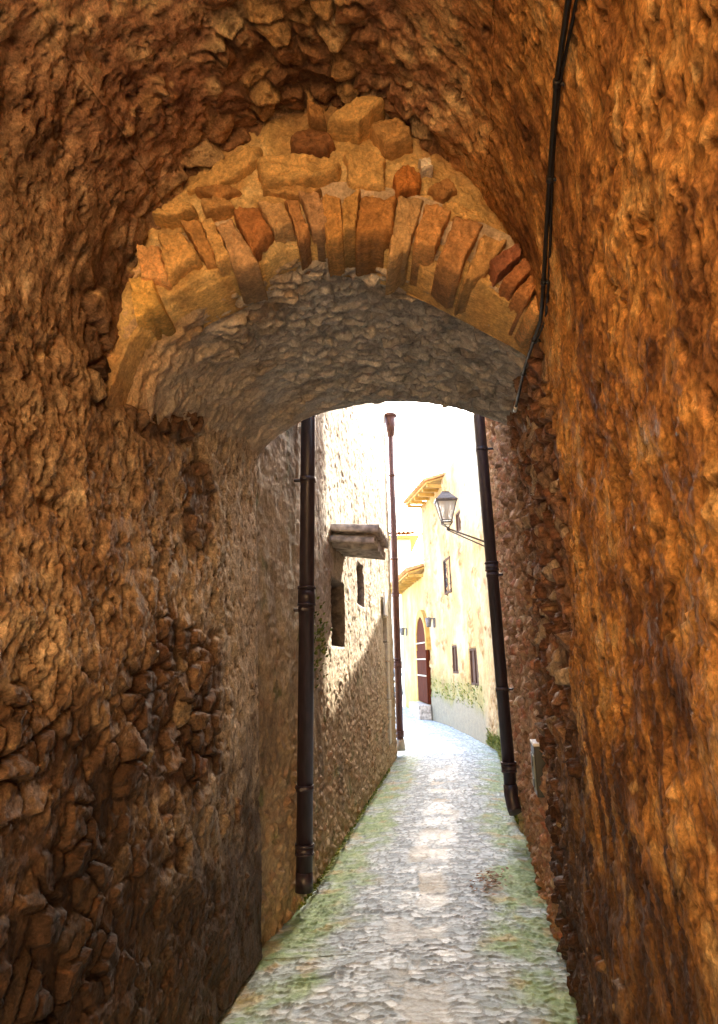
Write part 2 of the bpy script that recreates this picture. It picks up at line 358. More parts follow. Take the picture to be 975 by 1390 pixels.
def soffit():
    u = TU.ravel(); v = TV.ravel(); nz = fbm(u, v, 3, 4, 401, .55)
    hp, q, p = plaster_h(u, v, 410, .8)
    hs, e, r, r2, r3 = stones(u, v*1.0, .13, .06, 430, .042, .16, .10, .38)
    hs = hs*.8 + fbm(u*.55, v, 11, 5, 433, .62, ridged=True)*.024 + sstep(-.02,.02,fbm(u*.6, v, 6, 4, 435, .6))*.016
    m = 1 - sstep(.15, .75, (1-u/1.0)*1.0 + nz*.8 + (v-.8)*.25); m = np.clip(m, 0, 1)
    H = mix(hp[:,None], (hs-.02)[:,None], m)[:,0]
    H = H*(1 - .8*sstep(1.75, 1.93, v)); H = H*(.25+.75*sstep(.04, .26, v)) - .035*sstep(.22, .03, v)
    g = fbm(u, v, 3, 4, 450)*.5+.5
    pc = ramp(g, [(.2, (.46,.44,.42)), (.5, (.58,.56,.54)), (.8, (.68,.66,.63))])
    st = ramp(r, [(0, (.36,.34,.33)), (.4, (.52,.50,.48)), (.8, (.64,.62,.60)), (1, (.66,.60,.52))])
    st = mix(st, C(.44,.42,.39), (1-e)*.7)
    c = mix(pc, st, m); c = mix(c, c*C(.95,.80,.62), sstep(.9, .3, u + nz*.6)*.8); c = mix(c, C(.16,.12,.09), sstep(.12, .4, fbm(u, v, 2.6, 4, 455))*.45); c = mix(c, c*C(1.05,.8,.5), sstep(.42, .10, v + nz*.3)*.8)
    return H.reshape(TU.shape), c.reshape(*TU.shape, 3)
Hs, cs_ = soffit()
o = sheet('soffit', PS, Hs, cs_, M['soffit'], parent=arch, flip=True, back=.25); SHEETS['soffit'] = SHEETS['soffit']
# front face of the arch between the intrados and the vault
nr = 110; PF = np.zeros((nt_, nr, 3))
ctr = np.array([-.06, 2.1])
_, Yq, _ = profile(np.array([YF]), np.array([0.]))
def vault_pt(th):
    xlt = LX(YF)-.03*ZS; xrt = RX(YF)-.01*ZS; cx = (xlt+xrt)/2; a = (xrt-xlt)/2
    return cx, a
cx_, a_ = vault_pt(0)
for i in range(nt_):
    p = fa[i]; d = (p-ctr); d = d/np.linalg.norm(d)
    # march to the vault outline
    L_ = 0
    while L_ < 1.4:
        q = p + d*L_
        inside = abs((q[0]-cx_)/a_) < 1 and (q[1] < ZS or ((q[0]-cx_)/a_)**2 + ((q[1]-ZS)/VB)**2 < 1)
        if not inside: break
        L_ += .02
    L_ += .12
    for j in range(nr):
        q = p + d*(L_*j/(nr-1)); PF[i, j] = (q[0], YF, q[1])
FX = PF[...,0]; FZ = PF[...,2]
def face():
    u = FX.ravel(); v = FZ.ravel(); nz = fbm(u, v, 4, 4, 501)
    h = .012 + fbm(u, v, 5, 5, 510, .62)*.045 + fbm(u, v, 22, 4, 520, .65)*.014 + np.abs(fbm(u, v, 11, 4, 525, .6))*.02 + sstep(-.03,.03,fbm(u, v, 6, 3, 530))*.010
    j = np.tile(np.arange(nr)/(nr-1), nt_)
    h = h - .012 - .05*sstep(.05, .0, j)
    g = fbm(u, v, 6, 4, 540)*.5+.5
    c = ramp(g, [(.2, (.46,.29,.11)), (.5, (.62,.42,.17)), (.8, (.76,.57,.28))])
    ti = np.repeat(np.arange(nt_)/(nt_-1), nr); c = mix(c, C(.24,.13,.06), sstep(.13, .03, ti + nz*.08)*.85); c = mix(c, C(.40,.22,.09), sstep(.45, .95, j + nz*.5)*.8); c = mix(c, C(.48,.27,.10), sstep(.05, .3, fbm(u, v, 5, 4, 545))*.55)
    return h.reshape(FX.shape), c.reshape(*FX.shape, 3)
Hf, cf = face()
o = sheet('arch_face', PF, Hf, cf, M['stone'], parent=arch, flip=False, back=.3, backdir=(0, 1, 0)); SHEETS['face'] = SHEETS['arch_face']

def stone_slab(name, pix, Yf, prot, depth, colr, seed, parent, round_=.25, mat='stone'):
    """irregular stone: outline measured from pixels on plane Y=Yf, real thickness, rough domed face"""
    pts = [at(x, y, Yf) for x, y in pix]
    poly = np.array([(p.x, p.z) for p in pts]); cen = poly.mean(0)
    g = np.random.default_rng(seed)
    # resample outline
    n = 72; q = np.vstack([poly, poly[:1]]); d = np.r_[0, np.cumsum(np.hypot(*np.diff(q, axis=0).T))]
    t = np.linspace(0, d[-1], n, endpoint=False); ox = np.interp(t, d, q[:,0]); oz = np.interp(t, d, q[:,1])
    for _ in range(1): ox = (np.roll(ox,1)+ox*2+np.roll(ox,-1))/4; oz = (np.roll(oz,1)+oz*2+np.roll(oz,-1))/4
    a = np.arange(n)/n*6.283
    w = pn(np.cos(a)*2.2+seed, np.sin(a)*2.2+seed*.7, 3)*.12 + pn(np.cos(a)*6+seed, np.sin(a)*6, 5)*.08
    w = w + .09; ox = cen[0] + (ox-cen[0])*(1+w); oz = cen[1] + (oz-cen[1])*(1+w)
    rings = [(1.0, depth), (1.0, .0), (.985, -prot*.55), (.94, -prot*.85)] + [(k, -prot) for k in (.87,.78,.68,.58,.48,.38,.28,.18,.08)]
    V = []
    tx, tz = (g.random(2)-.5)*.35
    for k, dy in rings:
        X = cen[0]+(ox-cen[0])*k; Z = cen[1]+(oz-cen[1])*k
        Y = np.full(n, Yf+dy)
        if dy < 0:
            hN = fbm(X*1.0+seed, Z*1.0, 9, 5, seed % 50, .65)*.036 + fbm(X+seed, Z, 34, 3, 8)*.012
            Y = Y + hN*(1 if k < .98 else .4) + (X-cen[0])*tx + (Z-cen[1])*tz
            jj = (fbm(X+seed, Z+3, 22, 2, 12))*.006; X = X+jj; Z = Z+jj
        V.append(np.stack([X, Y, Z], -1))
    V = np.array(V).reshape(-1, 3); F = []
    for r_ in range(len(rings)-1):
        for i in range(n):
            i2 = (i+1) % n; F.append((r_*n+i, r_*n+i2, (r_+1)*n+i2, (r_+1)*n+i))
    c = np.tile(C(*colr), (len(V), 1)); v = fbm(V[:,0]+seed, V[:,2], 12, 4, seed % 40)*.35+1; c = c*v[:,None]
    V = np.vstack([V, V[-n:].mean(0)]); c = np.vstack([c, c[-1]]); l = len(V)-1; b = (len(rings)-1)*n
    me = np_mesh(name, V, np.array(F), c)
    bm = bmesh.new(); bm.from_mesh(me); bm.verts.ensure_lookup_table()
    for i in range(n): bm.faces.new((bm.verts[b+i], bm.verts[b+(i+1) % n], bm.verts[l]))
    bm.faces.new([bm.verts[i] for i in range(n)])
    bmesh.ops.recalc_face_normals(bm, faces=bm.faces)
    for f in bm.faces: f.smooth = True
    bm.to_mesh(me); bm.free()
    return link(name, me, M[mat], parent)
OC = (.66,.42,.16); OC2 = (.52,.31,.12); TAN = (.60,.42,.20); RED = (.42,.20,.085); BR = (.42,.22,.08); BRICK = (.38,.17,.09)
VOU = [([(194,351),(222,351),(234,391),(200,391)],OC,0),([(184,391),(210,385),(222,420),(190,440)],OC,0),([(221,330),(255,333),(274,361),(234,388)],OC,0),
 ([(252,315),(278,315),(296,362),(283,366)],OC2,0),([(280,318),(294,315),(316,364),(299,369)],TAN,0),([(297,318),(320,311),(352,367),(323,375)],TAN,0),
 ([(320,299),(351,293),(372,327),(345,352)],RED,1),([(353,287),(386,291),(400,320),(376,329)],TAN,0),([(388,281),(405,282),(421,320),(407,335)],OC2,0),
 ([(408,275),(434,276),(447,317),(426,323)],TAN,0),([(438,282),(463,284),(466,332),(445,334)],OC2,0),([(466,284),(489,271),(483,324),(467,326)],OC2,0),
 ([(490,282),(536,284),(530,330),(484,333)],BR,1),([(540,279),(574,279),(554,345),(527,362)],TAN,0),([(577,292),(611,297),(588,351),(560,345)],OC,0),
 ([(615,310),(650,317),(621,381),(594,363)],OC2,0),([(651,333),(684,340),(655,381),(628,391)],OC,0),([(662,369),(699,349),(701,364),(670,389)],BRICK,1),
 ([(677,394),(707,366),(718,379),(692,405)],BRICK,1),([(694,409),(720,383),(726,397),(710,422)],BR,0),([(714,425),(730,398),(737,436),(724,440)],OC,0)]
for i, (px, cl, sp) in enumerate(VOU):
    o = stone_slab('voussoir', px, 2.525, (.058+.035*rng.random()+.01*sp), .22, tuple(np.array(cl)*(.78+.4*rng.random())*np.array([1, 1-.16*rng.random(), 1-.25*rng.random()])), 10+i*7, arch)
    if cl == RED: o['label'] = 'large rust red voussoir'
    if cl == BRICK: o['label'] = 'small brick red voussoir'
FST = [([(357,231),(415,224),(458,231),(462,244),(421,259),(360,264)],OC,.05),([(216,309),(228,296),(265,288),(269,300),(237,308)],OC,.06),([(279,288),(305,283),(322,293),(283,303)],OC2,.05),
 ([(397,201),(421,189),(455,204),(440,221),(403,219)],(.26,.12,.05),.05),([(535,255),(552,239),(571,251),(568,268),(538,277)],(.50,.20,.05),.05),([(471,212),(519,219),(521,262),(473,256)],OC,.025),
 ([(581,265),(604,255),(619,267),(598,281)],BR,.03),([(262,262),(320,215),(356,210),(354,228),(298,262)],OC,.03),
 ([(448,192),(490,166),(521,168),(487,197)],OC,.11),([(270,268),(300,262),(330,266),(300,280)],BR,.025),([(600,286),(640,290),(655,310),(612,305)],OC,.03),
 ([(362,268),(400,262),(436,268),(400,276)],OC2,.03),([(500,180),(545,176),(560,205),(525,215)],OC2,.05),([(568,228),(582,226),(586,244),(572,246)],(.7,.62,.5),.04),([(420,168),(440,175),(445,188),(424,186)],BR,.09)]
for i, (px, cl, pr) in enumerate(FST):
    kn = False; o = stone_slab('face_stone', px, 2.34 if kn else 2.525, .06 if kn else pr*1.2+.02, .28 if kn else .2, cl, 300+i*7, arch)
    if i == 4: o['label'] = 'orange face stone'
    if i == 3: o['label'] = 'dark porous brown face stone'

# ------------------------------------------------------------------ alley walls
def wall(name, xf, Y0, Y1, z1, side, hcol, mat, parent=None, dy=lambda y: .012, dz=.014, lean=0., openings=(), back=.5, z1b=None, z0=-.05):
    Y = vary(Y0, Y1, dy); nz_ = int((z1-z0)/dz); t = np.linspace(0, 1, nz_)
    Yg, T = np.meshgrid(Y, t, indexing='ij')
    top = z1 if z1b is None else z1 + (z1b-z1)*(Yg-Y0)/(Y1-Y0)
    Z = z0 + (top-z0)*T
    X = xf(Yg) + lean*Z
    P = np.stack([X, Yg, Z], -1)
    H, c = hcol(Yg.ravel(), Z.ravel()); H = H.reshape(Yg.shape)
    for (a, b, c0, d, dep, r) in openings:
        n = fbm(Yg.ravel(), Z.ravel(), 8, 2, 77).reshape(Yg.shape)*.02
        m = sstep(-r, r, np.minimum(np.minimum(Yg-a, b-Yg), np.minimum(Z-c0, d-Z)) + n)
        m2 = sstep(-2.5*r, 0, np.minimum(np.minimum(Yg-a, b-Yg), np.minimum(Z-c0, d-Z)) + n)
        H = H*(1-m) - dep*m; c = mix(c, C(.06,.045,.04), (m2*.9 if dep > .19 else m2*0).ravel())  # deep recesses coloured dark to stand in for the shade inside
    return sheet(name, P, H, c.reshape(*Yg.shape, 3), mat, parent, flip=(side < 0), back=back, backdir=(-side, 0, 0))
def onwall(xf, lean, x, y, lo, hi):
    """real (Y, z) where the sight line meets a wall"""
    r = ray(x, y); a, b = lo, hi
    f = lambda Y: r.x*(Y/r.y) - (xf(Y) + lean*(CAMZ + r.z*(Y/r.y)))
    fa_, fb_ = f(a), f(b)
    for _ in range(50):
        m_ = (a+b)/2
        if (f(m_) > 0) == (fa_ > 0): a = m_
        else: b = m_
    return a, CAMZ + r.z*a/r.y

# left house
LL = -.004
house_l = empty('stone_house', (-1.5, 8.6, 0), 'tall cream rubble stone house on the left of the lane beyond the arch', 'house')
def opn(xf, lean, lo, hi, x0, x1, y0, y1, dep, r=.02):
    a, z = onwall(xf, lean, x0, (y0+y1)/2, lo, hi); b, z2 = onwall(xf, lean, x1, (y0+y1)/2, lo, hi)
    m_ = (x0+x1)/2; _, zt = onwall(xf, lean, m_, y0, lo, hi); _, zb = onwall(xf, lean, m_, y1, lo, hi)
    return (min(a, b), max(a, b), zb, zt, dep, r)
opL = [opn(AX, LL, 4.6, 12.8, 450, 467, 792, 876, .30), opn(AX, LL, 4.6, 12.8, 485, 493, 768, 820, .22), opn(AX, LL, 4.6, 12.8, 519.5, 524, 838, 872, .12, .02)]
def left_alley(u, Z):
    nz = fbm(u, Z, 2.2, 4, 601, .55)
    hs, e, r, r2, r3 = stones(u, Z, .12, .065, 610, .026, .2, .08)
    hp, q, p = plaster_h(u, Z, 620, .8)
    m = sstep(-.15, .45, nz + .45*sstep(2.4, .6, Z) - .05)*.8
    H = mix(hp[:,None], (hs-.012)[:,None], m)[:,0]
    g = fbm(u, Z, 1.4, 4, 630)*.5+.5
    pc = ramp(g, [(.2, (.36,.29,.21)), (.5, (.46,.40,.32)), (.8, (.55,.50,.42))])
    st = ramp(r, [(0, (.28,.20,.13)), (.4, (.40,.32,.23)), (.75, (.48,.41,.32)), (1, (.38,.22,.13))])
    st = mix(st, C(.42,.35,.26), (1-e)*.7)
    c = mix(pc, st, m)
    warm = sstep(2.6, .4, Z + nz*.8); c = mix(c, c*C(.98,.85,.66), warm)
    moss = sstep(.1, .4, fbm(u, Z, 4, 4, 640) + .9*(1-sstep(0, .35, np.sqrt(((u-5.65)/1.2)**2 + ((Z-1.75)/.9)**2)))-.1)
    c = mix(c, C(.13,.16,.06), moss*.7)
    grey = sstep(.15, .45, nz)*sstep(2.5, 4, Z); c = mix(c, C(.34,.34,.32), grey*.6); c = mix(c, C(.20,.15,.11), sstep(.12, .35, fbm(u, Z*.45, 2.4, 4, 660))*.55)
    H = H*(1 - .5*sstep(.5, 1.6, Z))
    return H, c
wall('wall', AX, 4.475, 12.87, 7.2, 1, left_alley, M['rubble'], house_l, dy=lambda y: .012 + max(0, y-6)*.0035, dz=.016, lean=LL, openings=opL, back=4.)

def box_bm(bm, x0, x1, y0, y1, z0, z1, bev=0):
    vs = [bm.verts.new(p) for p in ((x0,y0,z0),(x1,y0,z0),(x1,y1,z0),(x0,y1,z0),(x0,y0,z1),(x1,y0,z1),(x1,y1,z1),(x0,y1,z1))]
    fs = [bm.faces.new([vs[i] for i in f]) for f in ((0,3,2,1),(4,5,6,7),(0,1,5,4),(1,2,6,5),(2,3,7,6),(3,0,4,7))]
    if bev: bmesh.ops.bevel(bm, geom=list({e for f in fs for e in f.edges}), offset=bev, segments=2, affect='EDGES', profile=.6)
def bm_obj(name, bm, mat, parent=None, smooth=False, xf=None):
    if xf is not None: bm.transform(xf)
    bmesh.ops.recalc_face_normals(bm, faces=bm.faces)
    me = bpy.data.meshes.new(name); bm.to_mesh(me); bm.free()
    if smooth:
        for p in me.polygons: p.use_smooth = True
    return link(name, me, mat, parent)
def frame_on(xf, lean, side, Y, z, out=0.):
    """matrix: local x = along wall (+Y), local y = out of the wall, local z = up"""
    d = Vector((float(xf(Y+.05)-xf(Y-.05)), .1, 0)).normalized(); nrm = Vector((d.y, -d.x, 0))*side
    p = Vector((float(xf(Y))+lean*z, Y, z)) + nrm*out
    m_ = Matrix.Identity(4); m_.col[0][:3] = d; m_.col[1][:3] = nrm; m_.col[2][:3] = (0, 0, 1); m_.col[3][:3] = p
    return m_
def win(parent, xf, lean, side, op, mat='dark', bars=None, name='window', lintel=False, shut=False):
    a, b, z0, z1, dep, r = op; Y = (a+b)/2; w = (b-a)/2; F_ = frame_on(xf, lean, side, Y, (z0+z1)/2, -dep+.015); h = (z1-z0)/2
    bm = bmesh.new(); t = min(.045, w*.3)
    for x0, x1, q0, q1 in ((-w, -w+t, -h, h), (w-t, w, -h, h), (-w+t, w-t, h-t, h), (-w+t, w-t, -h, -h+t)): box_bm(bm, x0, x1, 0, .05, q0, q1)
    box_bm(bm, -.015, .015, .005, .04, -h+t, h-t)
    wo = bm_obj(name, bm, M['wood'], parent, xf=F_)
    bm = bmesh.new(); box_bm(bm, -w+t*.5, w-t*.5, .008, .014, -h+t*.5, h-t*.5); bm_obj('pane', bm, M['dark'] if not shut else M['wood'], wo, xf=F_)
    if bars:
        bm = bmesh.new(); nb, nh = bars; G_ = frame_on(xf, lean, side, Y, (z0+z1)/2, -.02)
        for i in range(nb): x = -w + (i+.5)*2*w/nb; tube(bm, (x, 0, -h-.03), (x, 0, h+.03), .012, 8)
        for i in range(nh): z = -h + (i+.5)*2*h/nh; tube(bm, (-w-.03, .012, z), (w+.03, .012, z), .011, 8)
        bm_obj('grille', bm, M['darkiron'], wo, xf=G_)
    return wo
def tube(bm, a, b, r, n=16, r2=None, cap=True):
    a = Vector(a); b = Vector(b); d = (b-a).normalized(); u = d.orthogonal().normalized(); v = d.cross(u); r2 = r if r2 is None else r2
    A = [bm.verts.new(a + (u*math.cos(k*2*math.pi/n) + v*math.sin(k*2*math.pi/n))*r) for k in range(n)]
    B = [bm.verts.new(b + (u*math.cos(k*2*math.pi/n) + v*math.sin(k*2*math.pi/n))*r2) for k in range(n)]
    for k in range(n): f = bm.faces.new((A[k], A[(k+1) % n], B[(k+1) % n], B[k])); f.smooth = True
    if cap: bm.faces.new(A[::-1]); bm.faces.new(B)
    return A, B
def polytube(bm, pts, r, n=10):
    rings = []
    for i, p in enumerate(pts):
        p = Vector(p); d = (Vector(pts[min(i+1, len(pts)-1)]) - Vector(pts[max(i-1, 0)])).normalized()
        u = d.cross(Vector((0, 1, .01))).normalized(); v = d.cross(u)
        rings.append([bm.verts.new(p + (u*math.cos(k*2*math.pi/n) + v*math.sin(k*2*math.pi/n))*r) for k in range(n)])
    for A, B in zip(rings, rings[1:]):
        for k in range(n): f = bm.faces.new((A[k], A[(k+1) % n], B[(k+1) % n], B[k])); f.smooth = True
    bm.faces.new(rings[0][::-1]); bm.faces.new(rings[-1])
win(house_l, AX, LL, 1, opL[0]); win(house_l, AX, LL, 1, opL[1])
# dressed stone door surround near the far corner of the left house
Yd, _ = onwall(AX, LL, 521.5, 900, 4.6, 12.8)
sur = None
zs_ = [onwall(AX, LL, 522, y, 4.6, 12.8)[1] for y in (1018, 978, 952, 898, 872, 838)]
for k in range(5):
    bm = bmesh.new(); w = .13 + .03*(k % 2); box_bm(bm, -w, w, -.05, .035+.008*(k % 2), zs_[k]+.008, zs_[k+1]-.008, .012)
    bm_obj('jamb_stone', bm, M['pale'], house_l, xf=frame_on(AX, LL, 1, Yd+.35, 0))
bm = bmesh.new(); box_bm(bm, -.42, .05, -.02, .008, 0.12, zs_[4]+.25); bm_obj('door', bm, M['door'], house_l, xf=frame_on(AX, LL, 1, Yd+.1, 0, -.06))
zt0 = onwall(AX, LL, 521, 836, 4.6, 12.8)[1]; zt1 = onwall(AX, LL, 521, 806, 4.6, 12.8)[1]
bm = bmesh.new(); box_bm(bm, -.2, .2, .02, .05, zt0, zt1, .006); o = bm_obj('wall_plate', bm, M['white'], house_l, xf=frame_on(AX, LL, 1, Yd+.1, 0)); o['label'] = 'blank white plate'
# roof slab with eave of the left house (above the frame)
bm = bmesh.new(); box_bm(bm, -4.2, .35, -4.4, 4.4, 0, .12); m_ = frame_on(AX, LL, 1, 8.6, 7.2)
bm2 = bmesh.new(); box_bm(bm2, -4.4, 4.4, -4.2, .35, 0, .14, .02); bm.free(); bm_obj('roof', bm2, M['rooftile'], house_l, xf=m_)
# little hood of canal tiles over the window
def canal_tile(bm, x, y0, y1, z0, z1, r0, r1, up=True, th=.016):
    n = 12; s = 1 if up else -1; rings = []
    for (y, z, r) in ((y0, z0, r0), (y1, z1, r1)):
        o_ = [bm.verts.new((x + math.cos(a)*r, y, z + s*math.sin(a)*r)) for a in np.linspace(0, math.pi, n)]
        i_ = [bm.verts.new((x + math.cos(a)*(r-th), y, z + s*math.sin(a)*(r-th))) for a in np.linspace(0, math.pi, n)]
        rings.append((o_, i_))
    (o0, i0), (o1, i1) = rings
    for k in range(n-1):
        for q in ((o0[k], o0[k+1], o1[k+1], o1[k]), (i0[k+1], i0[k], i1[k], i1[k+1])): f = bm.faces.new(q); f.smooth = True
        bm.faces.new((o1[k], o1[k+1], i1[k+1], i1[k])); bm.faces.new((o0[k+1], o0[k], i0[k], i0[k+1]))
    for k in (0, n-1): bm.faces.new((o0[k], o1[k], i1[k], i0[k]))
hood = None
Yh, zh = onwall(AX, LL, 450, 722, 4.6, 12.8)
Fh = frame_on(AX, LL, 1, Yh, zh)
bm = bmesh.new(); canal_tile(bm, .0, -.05, .47, .0, -.05, .085, .105, True); hood = bm_obj('tile_hood', bm, M['tile'], house_l, xf=Fh)
for k in range(5):
    for dz_, ln in ((0, .47), (-.105, .43)):
        if k == 0 and dz_ == 0: continue
        bm = bmesh.new(); canal_tile(bm, .0+.2*k, -.05, ln, dz_, dz_-.05, .085, .105, True); bm_obj('canal_tile', bm, M['tile'], hood, xf=Fh)
for k in range(4):
    bm = bmesh.new(); canal_tile(bm, .1+.2*k, -.05, .45, -.055, -.105, .08, .095, False); bm_obj('canal_tile', bm, M['tile'], hood, xf=Fh)

# right near house (continues the passage wall)
RL = -.010
house_r = empty('stone_house', (2.6, 7.5, 0), 'dark red brown rubble house on the right, its corner behind the leaning black pipe', 'house')
def right_alley(u, Z):
    nz = fbm(u, Z, 2.2, 4, 701, .55)
    hs, e, r, r2, r3 = stones(u, Z, .15, .085, 710, .05, .15, .10)
    hs2, e2, q1, q2, q3 = stones(u, Z, .08, .05, 715, .028, .18, .07)
    m = sstep(-.1, .15, nz)[:, None]
    H = mix(hs[:,None], hs2[:,None], m)[:,0]; e = mix(e[:,None], e2[:,None], m)[:,0]; r = mix(r[:,None], q1[:,None], m)[:,0]
    st = ramp(r, [(0, (.25,.14,.09)), (.35, (.40,.25,.17)), (.7, (.50,.36,.26)), (.88, (.40,.17,.11)), (1, (.66,.56,.44))])
    c = mix(st, C(.30,.21,.14), (1-e)*.6)
    pl = sstep(8.6, 9.4, u); c = mix(c, C(.58,.52,.42), pl*.8); H = H*(1-.5*pl)
    low = sstep(1.4, .1, Z + nz*.6); c = mix(c, c*C(.9,.72,.5), low*.7)
    moss = sstep(.5, .0, Z + nz*.5)*sstep(6, 8, u); c = mix(c, C(.18,.22,.07), moss*.6)
    return H-.02, c
wall('wall', RX, 4.46, 10.6, 8.6, -1, right_alley, M['rubble'], house_r, dy=lambda y: .011 + max(0, y-6)*.004, dz=.016, lean=RL, back=4.)  # unseen upper part raised to keep the sun out of the passage
bm2 = bmesh.new(); box_bm(bm2, -3.05, 3.1, -4.2, .12, 0, .14, .02); bm_obj('roof', bm2, M['rooftile'], house_r, xf=frame_on(RX, RL, -1, 7.5, 8.62))

# right middle house with the lantern, barred window and slits
house_m = empty('stone_house', (4.0, 14., 0), 'pale ochre house behind the lantern, with a barred window and two slit windows', 'house')
ML = -.006
opM = [opn(RX, ML, 10.8, 25, 603.5, 612.5, 757, 806, .04), opn(RX, ML, 10.8, 25, 613.5, 621, 876, 914, .08), opn(RX, ML, 10.8, 25, 637, 648, 880, 930, .09), opn(RX, ML, 10.8, 25, 618, 625.5, 694, 722, .08)]
def mid_house(u, Z):
    nz = fbm(u, Z, 1.1, 4, 801, .55)
    hs, e, r, r2, r3 = stones(u, Z, .22, .13, 810, .03, .18, .05)
    m = sstep(-.1, .2, nz - .1 + .35*sstep(14.5, 12.5, u)*sstep(2.5, .5, Z))
    hp = fbm(u, Z, 2, 4, 820)*.03 + fbm(u, Z, 9, 3, 825)*.012
    H = mix(hp[:,None], (hs-.01)[:,None], m)[:,0]
    drips = sstep(.1, .4, fbm(u*3.2, Z*.35, 1.6, 3, 830))
    pc = ramp(fbm(u, Z, 1.2, 4, 840)*.5+.5, [(.2, (.34,.22,.09)), (.5, (.46,.34,.17)), (.8, (.55,.46,.31))])
    pc = mix(pc, C(.42,.28,.10), drips*.35*sstep(12, 16, u))
    st = ramp(r, [(0, (.24,.13,.05)), (.5, (.38,.24,.11)), (1, (.48,.34,.19))])
    c = mix(pc, st, m*.85)
    gr = sstep(3.8, 4.8, Z + nz)*sstep(16.5, 14, u); c = mix(c, C(.42,.46,.42), gr*.75)
    rd = (1-sstep(.15, .5, np.abs(u-12.4)+np.abs(Z-5.3)*.6)); c = mix(c, C(.42,.16,.10), rd*.7)
    base = sstep(.75, .55, Z + nz*.3)*sstep(13.6, 14.4, u); c = mix(c, C(.26,.225,.165), base)
    H = H*(1-base*.8)+base*.03
    ms = sstep(.45, .7, Z + nz*.3)*sstep(1.45, .9, Z + nz*.5)*sstep(13.8, 14.6, u); c = mix(c, C(.16,.17,.05), ms*.55)
    low = sstep(.5, .0, Z+nz*.4)*sstep(14., 13., u); c = mix(c, C(.2,.24,.07), low*.8)
    return H, c
wall('wall', lambda Y: RX(Y)+.0, 12.7, 17.6, 6.35, -1, mid_house, M['far'], house_m, dy=lambda y: .03, dz=.03, lean=ML, openings=opM[1:], back=4., z1b=6.05)
wall('tall_wall', lambda Y: RX(Y)+.0, 10.62, 12.69, 9.0, -1, mid_house, M['far'], house_m, dy=lambda y: .03, dz=.03, lean=ML, openings=opM[1:], back=4.)  # extra height out of view, added to block sun from the passage
wall('rear_wall', lambda Y: RX(Y)+.04, 17.6, 20.4, 6.0, -1, mid_house, M['far'], house_m, dy=lambda y: .035, dz=.03, lean=ML, openings=opM[:1], back=4.)
win(house_m, RX, ML, -1, opM[0], bars=(3, 6)); win(house_m, RX, ML, -1, opM[1], shut=True); win(house_m, RX, ML, -1, opM[2], shut=True); win(house_m, RX, ML, -1, opM[3], shut=True)
def tiled_eave(parent, xf, lean, side, Ya, Yb, z, out, n, up=.32, depth=1.6):
    """overhanging eave: boarded soffit plus rows of canal tiles, sloping up away from the lane"""
    Y = (Ya+Yb)/2; w = (Yb-Ya)/2; F_ = frame_on(xf, lean, side, Y, z)
    bm = bmesh.new()
    V = [bm.verts.new(p) for p in ((-w,out,0),(w,out,0),(w,-depth,up*(depth+out)),(-w,-depth,up*(depth+out)),(-w,out,.05),(w,out,.05),(w,-depth,up*(depth+out)+.05),(-w,-depth,up*(depth+out)+.05))]
    for f in ((0,3,2,1),(4,5,6,7),(0,1,5,4),(1,2,6,5),(2,3,7,6),(3,0,4,7)): bm.faces.new([V[i] for i in f])
    for i in range(int(2*w/.5)+1): box_bm(bm, -w+.05+i*.5, -w+.13+i*.5, -.1, out-.03, -.08, .0)
    ro = bm_obj('roof', bm, M['eave'], parent, xf=F_)
    bm = bmesh.new()
    for i in range(n):
        x = -w + (i+.5)*2*w/n; canal_tile(bm, x, -depth, out+.06, up*(depth+out)+.07, .06, w/n*.95, w/n*1.05, True)
    bm_obj('tile_row', bm, M['rooftile'], ro, xf=F_)
tiled_eave(house_m, RX, ML, -1, 17.7, 20.5, 6.0, .42, 14)
bm = bmesh.new(); box_bm(bm, -2.4, 2.4, -4.2, -.2, -.1, .05, .02); bm_obj('roof', bm, M['rooftile'], house_m, xf=frame_on(RX, ML, -1, 15.15, 6.42))

# far right house with arched door
house_f = empty('door_house', (4.0, 23.5, 0), 'sunlit yellow house with a tall arched red brown door far down the lane', 'house')
def far_house(u, Z):
    nz = fbm(u, Z, 1., 4, 901, .55)
    H = fbm(u, Z, 2, 4, 910)*.03 + fbm(u, Z, 7, 3, 915)*.015
    c = ramp(fbm(u, Z, 1., 4, 920)*.5+.5, [(.2, (.44,.31,.10)), (.5, (.54,.41,.16)), (.8, (.6,.5,.27))])
    ms = sstep(1.0, .5, Z + nz*.5); c = mix(c, C(.30,.30,.10), ms*.6)
    return H, c
Ya, _ = onwall(RX, 0, 585.5, 960, 14, 26); Yb, _ = onwall(RX, 0, 572, 958, 14, 26)
Yb = min(Yb, Ya+2.2)
zd0 = .38; zd1 = onwall(RX, 0, 572, 838, 14, 26)[1]
wall('wall', lambda Y: RX(Y)+.02, 20.42, 26.2, 4.05, -1, far_house, M['far'], house_f, dy=lambda y: .05, dz=.04, back=4., openings=())
tiled_eave(house_f, RX, 0, -1, 20.5, 26.3, 4.0, .45, 26)
